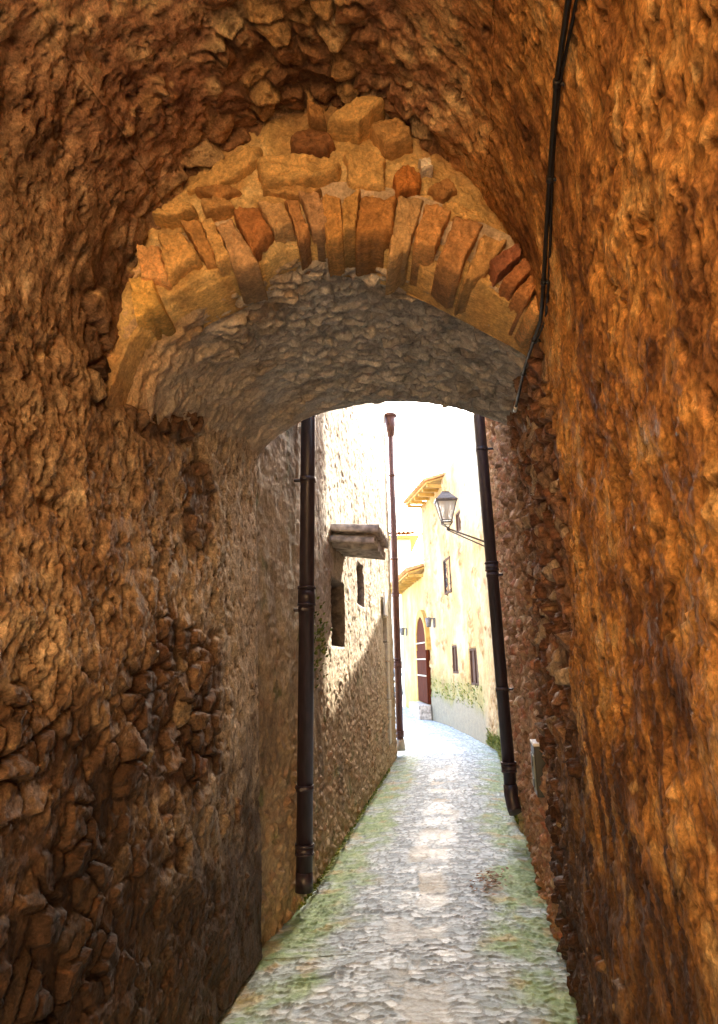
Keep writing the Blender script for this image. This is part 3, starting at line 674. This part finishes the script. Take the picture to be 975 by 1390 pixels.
def arched_door(parent, Y, w, z0, z1):
    F_ = frame_on(RX, 0, -1, Y, 0, .05)
    def outline(k, zlo):
        pts = [(-w*k, zlo), (w*k, zlo)]
        sp = z1 - w*1.1
        for i in range(0, 17):
            a = i/16*math.pi; pts.append((w*k*math.cos(a), sp + (z1-sp)*k*math.sin(a)**.8))
        return pts
    bm = bmesh.new(); o_ = outline(1, z0); A = [bm.verts.new((x, 0, z)) for x, z in o_]; B = [bm.verts.new((x, -.12, z)) for x, z in o_]
    bm.faces.new(A); bm.faces.new(B[::-1])
    for i in range(len(A)): j = (i+1) % len(A); bm.faces.new((A[i], B[i], B[j], A[j]))
    d = bm_obj('door', bm, M['door'], parent, xf=F_)
    bm = bmesh.new()
    for i in range(7): x = -w + (i+.5)*2*w/7; box_bm(bm, x-w/7+.012, x+w/7-.012, .003, .025, z0+.02, z1-w*1.1)
    bm_obj('plank', bm, M['door'], d, xf=F_)
    for k, z in enumerate(np.linspace(z0+.75, z1-.75, 3)):
        bm = bmesh.new(); box_bm(bm, -w+.02, w-.02, .03, .045, z-.018, z+.018); bm_obj('door_band', bm, M['pale'], d, xf=F_)
    bm = bmesh.new(); box_bm(bm, -w-.1, w+.1, -.05, .3, -.02, z0-.02, .02); o = bm_obj('doorstep', bm, M['tile'], parent, xf=F_)
    # stone surround
    bm = bmesh.new()
    n = len(o_); pts2 = outline(1.22, z0)
    for i in range(1, n):
        j = (i+1) % n
        if i == n-1 and j == 0: pass
        a0, a1, b0, b1 = o_[i], o_[j], pts2[i], pts2[j]
        if j == 0: continue
        V = [bm.verts.new(p) for p in ((a0[0],-.1,a0[1]),(a1[0],-.1,a1[1]),(b1[0],-.1,b1[1]),(b0[0],-.1,b0[1]),(a0[0],.03,a0[1]),(a1[0],.03,a1[1]),(b1[0],.03,b1[1]),(b0[0],.03,b0[1]))]
        for f in ((0,3,2,1),(4,5,6,7),(0,1,5,4),(1,2,6,5),(2,3,7,6),(3,0,4,7)): bm.faces.new([V[q] for q in f])
    bm_obj('door_surround', bm, M['eave'], parent, xf=F_)
arched_door(house_f, (Ya+Yb)/2, (Yb-Ya)/2, zd0, zd1)
# far end house closing the view
end_house = empty('end_house', (0, 36, 0), 'white washed out house closing the far end of the lane', 'house')
bm = bmesh.new(); box_bm(bm, -7, 2.6, 36, 42, 0, 7.6); bm_obj('wall', bm, mat_plain('pale_far_render', (.68,.62,.5), .85, 0, .1, 1.5, .2), end_house)
bm = bmesh.new(); box_bm(bm, -7.3, 3.0, 35.5, 42.4, 7.6, 7.75, .02); ro = bm_obj('roof', bm, M['eave'], end_house)
bm = bmesh.new()
for i in range(44): canal_tile(bm, -7.2 + i*.23, 42.2, 35.35, 8.9, 7.8, .11, .12, True)
bm_obj('tile_row', bm, M['rooftile'], ro)
for x0, z0 in ((-1.2, 1.2), (.2, 4.2), (-3.4, 4.2)):
    bm = bmesh.new(); box_bm(bm, x0, x0+.9, 35.94, 35.99, z0, z0+1.4, .01); w_ = bm_obj('window', bm, M['wood'], end_house)
    bm = bmesh.new(); box_bm(bm, x0+.08, x0+.82, 35.92, 35.935, z0+.08, z0+1.32); bm_obj('pane', bm, M['dark'], w_)

# the block of building over the passage, and unseen houses added behind the camera to bounce warm light
def plain_block(name, x0, x1, y0, y1, z0, z1, mat, label):
    bm = bmesh.new(); box_bm(bm, x0, x1, y0, y1, z0, z1, .03); o = bm_obj(name, bm, mat); tag(o, label, 'building'); return o
blockm = mat_plain('upper_house_render', (.5, .40, .27), .85, 0, .2, 3, .3)
plain_block('upper_house', -2.6, 2.4, -1.15, 4.44, 4.35, 4.7, blockm, 'house block built across the top of the vaulted passage')
warm = mat_plain('warm_bounce_render', (.80, .56, .30), .85, 0, .15, 3, .3)
plain_block('bounce_block', 4.2, 7.5, -8, .4, 0, 4.0, warm, 'unseen warm house added behind the photographer to bounce light, right side')
plain_block('bounce_block', -7.6, -4.6, -8, .4, 0, 4.0, warm, 'unseen warm house added behind the photographer to bounce light, left side')
plain_block('bounce_block', -8, 8, -11, -8.1, 0, 10.0, warm, 'unseen tall warm house added behind the photographer to bounce light into the passage')

# ------------------------------------------------------------------ ground and lane
bm = bmesh.new()
V = [bm.verts.new(p) for p in ((-400,-400,-.06),(400,-400,-.06),(400,400,-.06),(-400,400,-.06))]; bm.faces.new(V)
tag(bm_obj('ground', bm, M['earth']), kind='structure')
def lane():
    Y = vary(-3., 36., lambda y: .08 if y < 3.2 else (.009 + max(0, y-4.5)*.0028))
    t = np.linspace(0, 1, 220); Yg, T = np.meshgrid(Y, t, indexing='ij')
    xl = np.where(Yg < 4.46, LX(Yg), np.where(Yg < 12.87, AX(np.clip(Yg, 4.46, 12.87)), .5-(Yg-12.87)*.8)) - .08
    xr = np.where(Yg < 26.5, RX(Yg), 1.44 + (Yg-26.5)*.8) + .12
    X = xl + (xr-xl)*T; u = X.ravel(); v = Yg.ravel()
    mid = (np.where(Yg < 12.87, (xl+xr)/2, RX(np.clip(Yg, 0, 26.5))-.95)).ravel(); dx = u-mid; 
    along = v; nz = fbm(u, v, 2.5, 4, 1001, .55)
    sx = u + .0*v
    F1, E, r, r2, r3, ox, oy = voro(sx/.095 + pn(u*3, v*3, 4)*.5, v/.048 + pn(u*4, v*4, 6)*.8, 1010, .8)
    e = sstep(.02, .22, E)
    H = e*.0075*(.5+r3) + (ox*(r-.5))*.004
    # larger flags in the central gutter
    gx = dx + .05*np.sin(v*1.3) + nz*.05
    G1, E2, s1, s2, s3, ax, ay = voro(gx/.26+10, v/.24, 1020, .8)
    gm = (1-sstep(.13, .20, np.abs(gx)))*sstep(.62, .7, s2+nz*.3)*.55; e2 = sstep(0, .08, E2)
    H = H*(1-gm) + gm*(e2*.012 + .003)
    H = H + .035*np.clip(np.abs(dx)/.8, 0, 1.2)**2 - .02 + fbm(u, v, 2.5, 3, 1030)*.016 + fbm(u, v, 16, 3, 1035, .6)*.005
    # banks of soil against the walls
    c = ramp(r, [(0, (.22,.27,.30)), (.4, (.35,.42,.47)), (.8, (.46,.53,.58)), (1, (.58,.64,.67))])
    c = mix(C(.19,.21,.21), c, e)
    fl = ramp(s1, [(0, (.34,.31,.24)), (.5, (.44,.46,.46)), (1, (.44,.38,.27))]); c = mix(c, fl, gm)
    edge = sstep(.36, .62, np.abs(dx) + nz*.30)
    gn = fbm(u, v, 5, 4, 1040, .6)
    moss = edge*(.25 + .75*sstep(-.2, .2, fbm(u, v, 2.2, 4, 1041, .6) + .08))*sstep(17, 8, v)
    gcol = ramp(fbm(u, v, 8, 3, 1050)*.5+.5, [(.2, (.11,.19,.06)), (.5, (.18,.28,.09)), (.8, (.29,.36,.16))])
    c = mix(c, gcol, moss*.85)
    tan = edge*sstep(.1, .35, fbm(u, v, 4, 3, 1060)); c = mix(c, C(.38,.27,.12), tan*.55*sstep(16, 9, v))
    P = np.stack([X, Yg, np.zeros_like(X)], -1)
    m_ = moss.reshape(X.shape)
    H = H.reshape(X.shape) + m_*.006*fbm(u, v, 30, 2, 1070).reshape(X.shape)
    wet = ((1-sstep(.10, .34, np.abs(gx)))*sstep(-.15, .2, fbm(u, v, 2.2, 3, 1080)))
    P[..., 2] += 0
    o = sheet('paved_lane', P, H, c.reshape(*X.shape, 3), M['lane'], flip=False, back=.05, backdir=(0, 0, -1))
    a = o.data.attributes.new('wet', 'FLOAT', 'POINT'); w = np.zeros(len(o.data.vertices), np.float32); w[:len(wet)] = wet; a.data.foreach_set('value', w)
    return tag(o, kind='structure')
M['lane'] = mat_rock('cobbled_lane_stone', .72, 60, .8, .3, .004, spec=.35)
nt = M['lane'].node_tree; N = nt.nodes; L = nt.links
b = [n for n in N if n.type == 'BSDF_PRINCIPLED'][0]; wa = N.new('ShaderNodeAttribute'); wa.attribute_name = 'wet'
src = b.inputs['Roughness'].links[0].from_socket; mm = N.new('ShaderNodeMath'); mm.operation = 'MULTIPLY_ADD'; mm.inputs[1].default_value = -.24
L.new(wa.outputs['Fac'], mm.inputs[0]); L.new(src, mm.inputs[2]); mx = N.new('ShaderNodeMath'); mx.operation = 'MAXIMUM'; mx.inputs[1].default_value = .08
L.new(mm.outputs[0], mx.inputs[0]); L.new(mx.outputs[0], b.inputs['Roughness'])
lane()

# ------------------------------------------------------------------ downpipes
def downpipe(name, base, top, r, label, mat, joints, shoe=None, brackets=(), nrm=Vector((1,0,0)), hopper=False, foot=False, group='downpipes on the lane walls'):
    base = Vector(base); top = Vector(top); root = empty(name, base, label, 'downpipe', group)
    d = (top-base)
    zat = lambda z: base + d*((z-base.z)/d.z)
    bm = bmesh.new(); tube(bm, base + d.normalized()*.06, top, r, 28); bm_obj('pipe', bm, mat, root)
    for z, h, k in joints:
        bm = bmesh.new(); p = zat(z); q = zat(z+h)
        tube(bm, p, q, r*k, 28); tube(bm, q, q + d.normalized()*.02, r*k*1.06, 28); tube(bm, p-d.normalized()*.0, p+d.normalized()*.015, r*k*1.05, 28)
        bm_obj('collar', bm, mat, root)
    for z in brackets:
        bm = bmesh.new(); p = zat(z); tube(bm, p - d.normalized()*.02, p + d.normalized()*.02, r*1.1, 28)
        tube(bm, p, p - nrm*(r+.14), .012, 8); tube(bm, p - nrm*.02 + Vector((0, -r*1.35, 0)), p - nrm*.02 + Vector((0, -r*.9, 0)), .012, 8); bm_obj('bracket', bm, mat, root)
    bm = bmesh.new()
    if shoe: polytube(bm, [base + d.normalized()*.16, base + d.normalized()*.07, base + Vector(shoe)*.5, base + Vector(shoe)], r*1.12, 24)
    else: tube(bm, base, base + d.normalized()*.12, r*1.08, 28, r*1.02)
    bm_obj('pipe_foot', bm, mat, root)
    if hopper:
        bm = bmesh.new(); tube(bm, top - Vector((0, 0, .12)), top + Vector((0, 0, .28)), r*1.1, 20, r*2.1); tube(bm, top + Vector((0, 0, .28)), top + Vector((0, 0, .34)), r*2.25, 20); bm_obj('hopper', bm, mat, root)
    if foot:
        bm = bmesh.new(); tube(bm, base - Vector((0, 0, .08)), base + Vector((0, 0, .10)), r*1.5, 16, r*1.25); bm_obj('concrete_foot', bm, M['pale'], root)
    return root
pb = at(413, 1210, 5.22); pt = at(418.5, 577, 5.22); tp = pb + (pt-pb)*((7.1-pb.z)/(pt.z-pb.z))
zj = at(416, 822, 5.22).z
downpipe('downpipe', pb, tp, .056, 'thick dark purple pipe at the left, just beyond the arch, reaching the ground', M['pipe'], [(zj, .12, 1.16), (.33, .05, 1.1)], brackets=(zj-.03, .75, 2.95, 4.6), nrm=Vector((1, -.15, 0)))
YR = 7.0; pb = at(695, 1090, YR); pt = at(650, 560, YR); tp = pb + (pt-pb)*((8.5-pb.z)/(pt.z-pb.z))
downpipe('downpipe', pb, tp, .058, 'leaning dark pipe on the right wall crossing the lantern arm, ending above ground', M['pipe'], [(at(664, 775, YR).z, .07, 1.14), (at(690, 1048, YR).z, .07, 1.2)], shoe=(.02, -.05, -.07), brackets=(at(664, 775, YR).z-.04, 1.3, 3.7), nrm=Vector((-1, .2, 0)))
bm_ = bmesh.new(); pb2 = at(543.5, 1012, 12.95); pt2 = at(530.5, 585, 12.95)
downpipe('downpipe', pb2, pt2, .06, 'slim red brown pipe on the far corner of the left house', M['rustpipe'], [(at(540, 907, 12.95).z, .10, 1.22), (at(543, 1000, 12.95).z, .08, 1.2), (at(536, 810, 12.95).z, .05, 1.15)], hopper=True, foot=True, brackets=(1.6, 3.4, 5.0))

# ------------------------------------------------------------------ wall lantern
def lantern():
    YL = 11.8; c0 = at(609, 712, YL); top = at(605, 666, YL)
    root = empty('wall_lantern', c0, 'grey iron street lantern with frosted panes on a bracket arm from the right wall', 'street lamp')
    Hh = top.z - c0.z; sgn = 1
    X, Y, Z = c0.x-.03, YL, c0.z
    zg0, zg1, zc = Z+Hh*.12, Z+Hh*.66, Z+Hh*.98
    a0, a1 = .085, .165
    def ring(z, a): return [Vector((X+sx*a, Y+sy*a, z)) for sx, sy in ((-1,-1),(1,-1),(1,1),(-1,1))]
    def frus(bm, z0, b0, z1, b1, cap=True):
        A = [bm.verts.new(p) for p in ring(z0, b0)]; B = [bm.verts.new(p) for p in ring(z1, b1)]
        for k in range(4): bm.faces.new((A[k], A[(k+1) % 4], B[(k+1) % 4], B[k]))
        if cap: bm.faces.new(A[::-1]); bm.faces.new(B)
    bm = bmesh.new(); frus(bm, zg1+.005, a1*1.13, zg1+.035, a1*1.13); frus(bm, zg1+.036, a1*1.05, zg1+.16, a1*.42); frus(bm, zg1+.161, a1*.40, zc-.03, a1*.22)
    frus(bm, zc-.03, a1*.38, zc-.012, a1*.38); bm_obj('lamp_cap', bm, M['iron'], root)
    bm = bmesh.new(); A = ring(zg0, a0); B = ring(zg1, a1)
    for k in range(4):
        tube(bm, A[k], B[k], .010, 6); tube(bm, A[k], A[(k+1) % 4], .010, 6); tube(bm, B[k], B[(k+1) % 4], .012, 6)
    A2 = ring(zg0-.045, a0*1.05)
    for k in range(4): tube(bm, A2[k], A2[(k+1) % 4], .011, 6); tube(bm, A2[k], A[k], .008, 6); tube(bm, A2[k], Vector((X+.02, Y, Z-.06)), .010, 6)
    tube(bm, (X+.02, Y, Z-.1), (X+.02, Y, Z-.04), .03, 10); bm_obj('lamp_frame', bm, M['iron'], root)
    bm = bmesh.new()
    for k in range(4):
        k2 = (k+1) % 4; c = Vector((X, Y, 0)); P_ = [A[k], A[k2], B[k2], B[k]]
        inn = [Vector((X+(p.x-X)*.95, Y+(p.y-Y)*.95, p.z)) for p in P_]; O = [bm.verts.new(p) for p in P_]; I = [bm.verts.new(p) for p in inn]
        bm.faces.new(O); bm.faces.new(I[::-1])
        for q in range(4): q2 = (q+1) % 4; bm.faces.new((O[q], I[q], I[q2], O[q2]))
    bm_obj('glass', bm, M['lampglass'], root)
    bm = bmesh.new(); tube(bm, (X, Y, zg0+.02), (X, Y, zg0+.18), .035, 12, .05); tube(bm, (X, Y, zg0+.18), (X, Y, zg0+.24), .05, 12, .01); bm_obj('bulb', bm, M['white'], root)
    e_ = at(662, 738, YL+.1); e_ = Vector((float(RX(YL+.1)), YL+.1, e_.z))
    bm = bmesh.new(); s = Vector((X+.02, Y, Z-.07)); tube(bm, s, e_, .016, 10); tube(bm, s-Vector((0, 0, .03)), e_-Vector((0, 0, .09)), .012, 10)
    box_bm(bm, e_.x-.05, e_.x+.03, e_.y-.06, e_.y+.06, e_.z-.22, e_.z+.08, .006); bm_obj('bracket_arm', bm, M['iron'], root)
lantern()
# two small lamps by the arched door
def small_lamp(px, py, Y, label):
    p = at(px, py, Y); x = float(RX(Y)); root = empty('door_lamp', (x, Y, p.z), label, 'wall lamp', 'small lamps by the arched door')
    bm = bmesh.new(); box_bm(bm, x-.03, x+.03, Y-.05, Y+.05, p.z-.12, p.z+.14, .008); tube(bm, (x, Y, p.z+.1), (x-.16, Y, p.z+.16), .012, 8); bm_obj('arm', bm, M['iron'], root)
    bm = bmesh.new(); tube(bm, (x-.15, Y, p.z+.14), (x-.15, Y, p.z-.10), .09, 12, .06); bm_obj('lamp_shade', bm, M['iron'], root)
small_lamp(581, 846, 19.4, 'small grey wall lamp right of the arched red brown door')
small_lamp(559, 858, 24.6, 'small grey wall lamp left of the arched red brown door')

# ------------------------------------------------------------------ sign on the right wall
trees = {}
def bvh(*names):
    Vs = []; Fs = []; n = 0
    for k in names:
        v, f = SHEETS[k]; Vs.append(v); Fs.append(f+n); n += len(v)
    V = np.concatenate(Vs); F = np.concatenate(Fs)
    return BVHTree.FromPolygons(V.tolist(), F.tolist())
Rt, Ys = None, None
Ys, zs0 = onwall(RX, -.01, 737, 1044, 3.5, 10)
Fs = frame_on(RX, -.01, -1, Ys, zs0)
h = (onwall(RX, -.01, 737, 1014, 3.5, 10)[1] - onwall(RX, -.01, 739, 1076, 3.5, 10)[1])/2
sg = empty('wall_sign', Fs.translation, 'small black framed grey plaque low on the right wall past the arch', 'sign')
bm = bmesh.new(); w = .12; box_bm(bm, -w, w, -.02, .055, -h, h, .006); bm_obj('frame', bm, M['plateink'], sg, xf=Fs)
bm = bmesh.new(); box_bm(bm, -w+.02, w-.02, .055, .061, -h+.04, h-.06); bm_obj('plaque', bm, M['signface'], sg, xf=Fs)
bm = bmesh.new(); box_bm(bm, -w, w, .0, .058, h+.001, h+.02, .004); bm_obj('top_trim', bm, M['white'], sg, xf=Fs)
bm = bmesh.new(); box_bm(bm, -.03, .03, .062, .066, .02, .10); bm_obj('mark', bm, M['plateink'], sg, xf=Fs)
bm = bmesh.new(); box_bm(bm, -.05, .04, .062, .066, -.10, -.05); bm_obj('mark', bm, M['plateink'], sg, xf=Fs)

# ------------------------------------------------------------------ cable
T_ = bvh('right', 'vault', 'soffit', 'face')
def hit(x, y, off):
    r = ray(x, y).normalized(); h_ = T_.ray_cast(CAM, r)
    return h_[0], h_[1]
cp = [(800,-140),(786,-70),(772,0),(763,60),(755,120),(750,190),(745,260),(741,330),(737,400),(734,436),(722,470),(712,500),(705,532),(699,558)]
dense = []
for (x0, y0), (x1, y1) in zip(cp, cp[1:]):
    for k in range(8): dense.append((x0+(x1-x0)*k/8, y0+(y1-y0)*k/8))
dense.append(cp[-1])
ds = [((hit(x, y, 0)[0] or (CAM+ray(x, y)*2.6)) - CAM).length for x, y in dense]
ds = np.array(ds); ds = np.minimum(ds, 4.4)
dmin = np.array([ds[max(0, i-4):i+5].min() for i in range(len(ds))]); k = np.ones(9)/9
k = np.ones(17)/17; dsm = np.convolve(np.pad(dmin, 8, mode='edge'), k, 'valid')
pts = [CAM + ray(x, y).normalized()*(d-.02) for (x, y), d in zip(dense, dsm)]
cb = empty('cable', pts[0], 'black electric cable hanging down the right passage wall past the arch', 'cable')
bm = bmesh.new(); polytube(bm, pts, .0075, 10); bm_obj('wire', bm, M['cable'], cb)
pts2 = [p + Vector((.006*math.sin(i*.12)+.012, 0, 0)) for i, p in enumerate(pts[:80])]
bm = bmesh.new(); polytube(bm, pts2, .0045, 8); bm_obj('wire', bm, M['cable'], cb)
for i in (31, 46, 62, 78, 90):
    if i < len(pts)-1:
        p = pts[i]; d = (pts[i+1]-p).normalized(); bm = bmesh.new(); tube(bm, p-d*.010, p+d*.010, .0105, 10); tube(bm, p, p+Vector((.05, .01, 0)), .006, 6); bm_obj('clip', bm, M['cable'], cb)
bm = bmesh.new(); tube(bm, pts[-3], pts[-1], .011, 8); bm_obj('end_tape', bm, M['white'], cb)

# ------------------------------------------------------------------ parked car far down the lane
def car():
    cx, cy = .62, 29.9; root = empty('parked_car', (cx, cy, 0), 'grey blue car parked at the far end of the lane', 'car')
    def loft(secs):
        bm = bmesh.new(); rings = []
        for y, w, z0, z1, r in secs:
            pts = []
            for sx, sz in ((-1,-1),(1,-1),(1,1),(-1,1)):
                for k in range(5):
                    a = {(-1,-1): math.pi, (1,-1): 1.5*math.pi, (1,1): 0, (-1,1): .5*math.pi}[(sx, sz)] + k*math.pi/8
                    pts.append((cx + sx*(w-r) + math.cos(a)*r, cy + y, (z0+r if sz < 0 else z1-r) + math.sin(a)*r))
            rings.append([bm.verts.new(p) for p in pts])
        for A, B in zip(rings, rings[1:]):
            for k in range(len(A)): f = bm.faces.new((A[k], A[(k+1) % len(A)], B[(k+1) % len(A)], B[k])); f.smooth = True
        bm.faces.new(rings[0][::-1]); bm.faces.new(rings[-1]); return bm
    body = bm_obj('body', loft([(-2.05,.72,.35,.6,.1),(-1.95,.82,.25,.72,.14),(-1.4,.87,.22,.84,.15),(-.9,.88,.2,.93,.15),(1.3,.88,.2,.96,.15),(1.9,.84,.25,.93,.15),(2.05,.75,.35,.8,.1)]), M['carpaint'], root)
    bm_obj('cabin_glass', loft([(-.95,.80,.88,.93,.02),(-.25,.70,.88,1.40,.12),(.2,.68,.88,1.46,.14),(1.1,.68,.88,1.42,.14),(1.75,.76,.88,.96,.03)]), M['carglass'], root)
    bm_obj('roof_panel', loft([(-.2,.62,1.37,1.43,.025),(.2,.63,1.42,1.485,.025),(1.05,.61,1.39,1.45,.025)]), M['carpaint'], root)
    for sx in (-1, 1):
        for sy in (-1.3, 1.25):
            bm = bmesh.new(); tube(bm, (cx+sx*.70, cy+sy, .31), (cx+sx*.90, cy+sy, .31), .31, 24); w_ = bm_obj('wheel', bm, M['rubber'], root)
            bm = bmesh.new(); tube(bm, (cx+sx*.89, cy+sy, .31), (cx+sx*.91, cy+sy, .31), .19, 16); bm_obj('rim', bm, M['iron'], w_)
        bm = bmesh.new(); tube(bm, (cx+sx*.6, cy-2.06, .64), (cx+sx*.6, cy-1.95, .66), .10, 14); bm_obj('headlight', bm, M['white'], root)
        bm = bmesh.new(); box_bm(bm, cx+sx*.88-.08, cx+sx*.88+.08, cy-.75, cy-.62, .95, 1.07, .02); bm_obj('wing_mirror', bm, M['carpaint'], root)
car()

# ------------------------------------------------------------------ weeds
def weeds(name, spots, label, n, size):
    V = []; F = []
    for _ in range(n):
        x, y, z, nx = spots(); L_ = size*(.5+random.random()); a = random.random()*6.28; w = .006+.006*random.random()
        d = Vector((math.cos(a)*.6+nx, math.sin(a)*.6, .8+random.random()*.6)).normalized(); s = Vector((-math.sin(a), math.cos(a), 0))*w
        p = Vector((x, y, z)); q = p + d*L_*.6; t = p + d*L_ + Vector((nx*.02, 0, -L_*.25)); b0 = len(V)
        V += [p-s, p+s, q+s*1.2, q-s*1.2, t+s*.15, t-s*.15]; F += [(b0, b0+1, b0+2, b0+3), (b0+3, b0+2, b0+4, b0+5)]
    me = np_mesh(name, np.array([tuple(v) for v in V]), np.array(F), None, False)
    return tag(link(name, me, M['weed']), label, 'weeds', kind='stuff')
weeds('weeds', lambda: ((lambda Y: (float(RX(Y))-.04, Y, max(0, random.gauss(.08, .07)), -.5))(random.uniform(7.5, 14))), 'green weeds along the foot of the right wall', 1600, .09)
weeds('weeds', lambda: ((lambda Y: (float(RX(Y))-.03, Y, random.uniform(.55, 1.05), -.5))(random.uniform(14.2, 20))), 'yellow green weeds hanging above the pale plinth of the middle right house', 260, .08)
weeds('weeds', lambda: ((lambda Y: (float(AX(Y))+.03, Y, random.gauss(1.75, .16), .5))(random.gauss(5.85, .22))), 'small green plants growing from the wall beside the left pipe', 150, .035)
weeds('weeds', lambda: ((lambda Y: (float(AX(Y))+.05, Y, random.uniform(.0, .03), .5))(random.uniform(5.2, 11))), 'sparse green weeds along the foot of the left house', 500, .04)
# dead leaves and grit on the lane
def litter():
    V = []; F = []
    for _ in range(130):
        c = at(random.gauss(665, 9), random.gauss(1197, 7), 5); r = ray(random.gauss(665, 12), random.gauss(1197, 8)); p = CAM + r*((.025-CAMZ)/r.z)
        a = random.random()*6.28; s = .012+.02*random.random(); b0 = len(V)
        for k in range(4): V.append((p.x+math.cos(a+k*1.57)*s*(1 if k % 2 else .35), p.y+math.sin(a+k*1.57)*s*(1 if k % 2 else .35), p.z+random.uniform(.0, .014)))
        F.append((b0, b0+1, b0+2, b0+3))
    tag(link('leaf_litter', np_mesh('leaf_litter', np.array(V), np.array(F), None, False), M['leaf']), 'small drift of dead leaves on the lane near the right wall', 'leaves', kind='stuff')
litter()

# ------------------------------------------------------------------ camera, light, sky
cam = bpy.data.cameras.new('camera'); co = bpy.data.objects.new('camera', cam); COL.objects.link(co); sc.camera = co
cam.sensor_fit = 'AUTO'; cam.sensor_width = 36; cam.lens = FPX/1390*36; cam.shift_y = -45/1390; cam.clip_start = .02; cam.clip_end = 2000
rt = Vector((math.cos(ROLL), 0, 0)); 
fw = Vector((0, math.cos(TH), math.sin(TH))); up = Vector((0, -math.sin(TH), math.cos(TH))); rx = Vector((1, 0, 0))
# image x axis = rx*cos - up*sin, image y axis = rx*sin + up*cos
ix = rx*math.cos(ROLL) - up*math.sin(ROLL); iy = rx*math.sin(ROLL) + up*math.cos(ROLL)
m_ = Matrix.Identity(4); m_.col[0][:3] = ix; m_.col[1][:3] = iy; m_.col[2][:3] = -fw; m_.col[3][:3] = CAM
co.matrix_world = m_
SUN_EL = R(37); sd = Vector((math.sin(R(22.5)), math.cos(R(22.5)), 0)).normalized(); az = math.atan2(sd.x, sd.y)
sv = Vector((sd.x*math.cos(SUN_EL), sd.y*math.cos(SUN_EL), math.sin(SUN_EL)))
sun = bpy.data.lights.new('sun', 'SUN'); sun.energy = 2.0; sun.angle = R(.5); sun.color = (1, .9, .74)
so = bpy.data.objects.new('sun', sun); COL.objects.link(so); so.rotation_euler = sv.to_track_quat('Z', 'Y').to_euler()
w = bpy.data.worlds.new('World'); sc.world = w; w.use_nodes = True; nt = w.node_tree; nt.nodes.clear()
o_ = nt.nodes.new('ShaderNodeOutputWorld'); bg = nt.nodes.new('ShaderNodeBackground'); sk = nt.nodes.new('ShaderNodeTexSky'); sk.sky_type = 'NISHITA'
sk.sun_disc = False; sk.sun_elevation = SUN_EL; sk.sun_rotation = az; sk.dust_density = 4; sk.air_density = 1; sk.ozone_density = .6
bg.inputs[1].default_value = .15; nt.links.new(sk.outputs[0], bg.inputs[0]); nt.links.new(bg.outputs[0], o_.inputs[0])
vs = sc.view_settings; sc.display_settings.display_device = 'sRGB'; vs.view_transform = 'Standard'; vs.look = 'None'; vs.gamma = 1; vs.exposure = 3.85; vs.use_curve_mapping = False
sc.cycles.max_bounces = 10; sc.cycles.diffuse_bounces = 5; sc.cycles.use_guiding = True; sc.cycles.use_surface_guiding = True; sc.cycles.use_denoising = True; sc.cycles.caustics_reflective = False; sc.cycles.caustics_refractive = False
sc.cycles.sample_clamp_indirect = 5
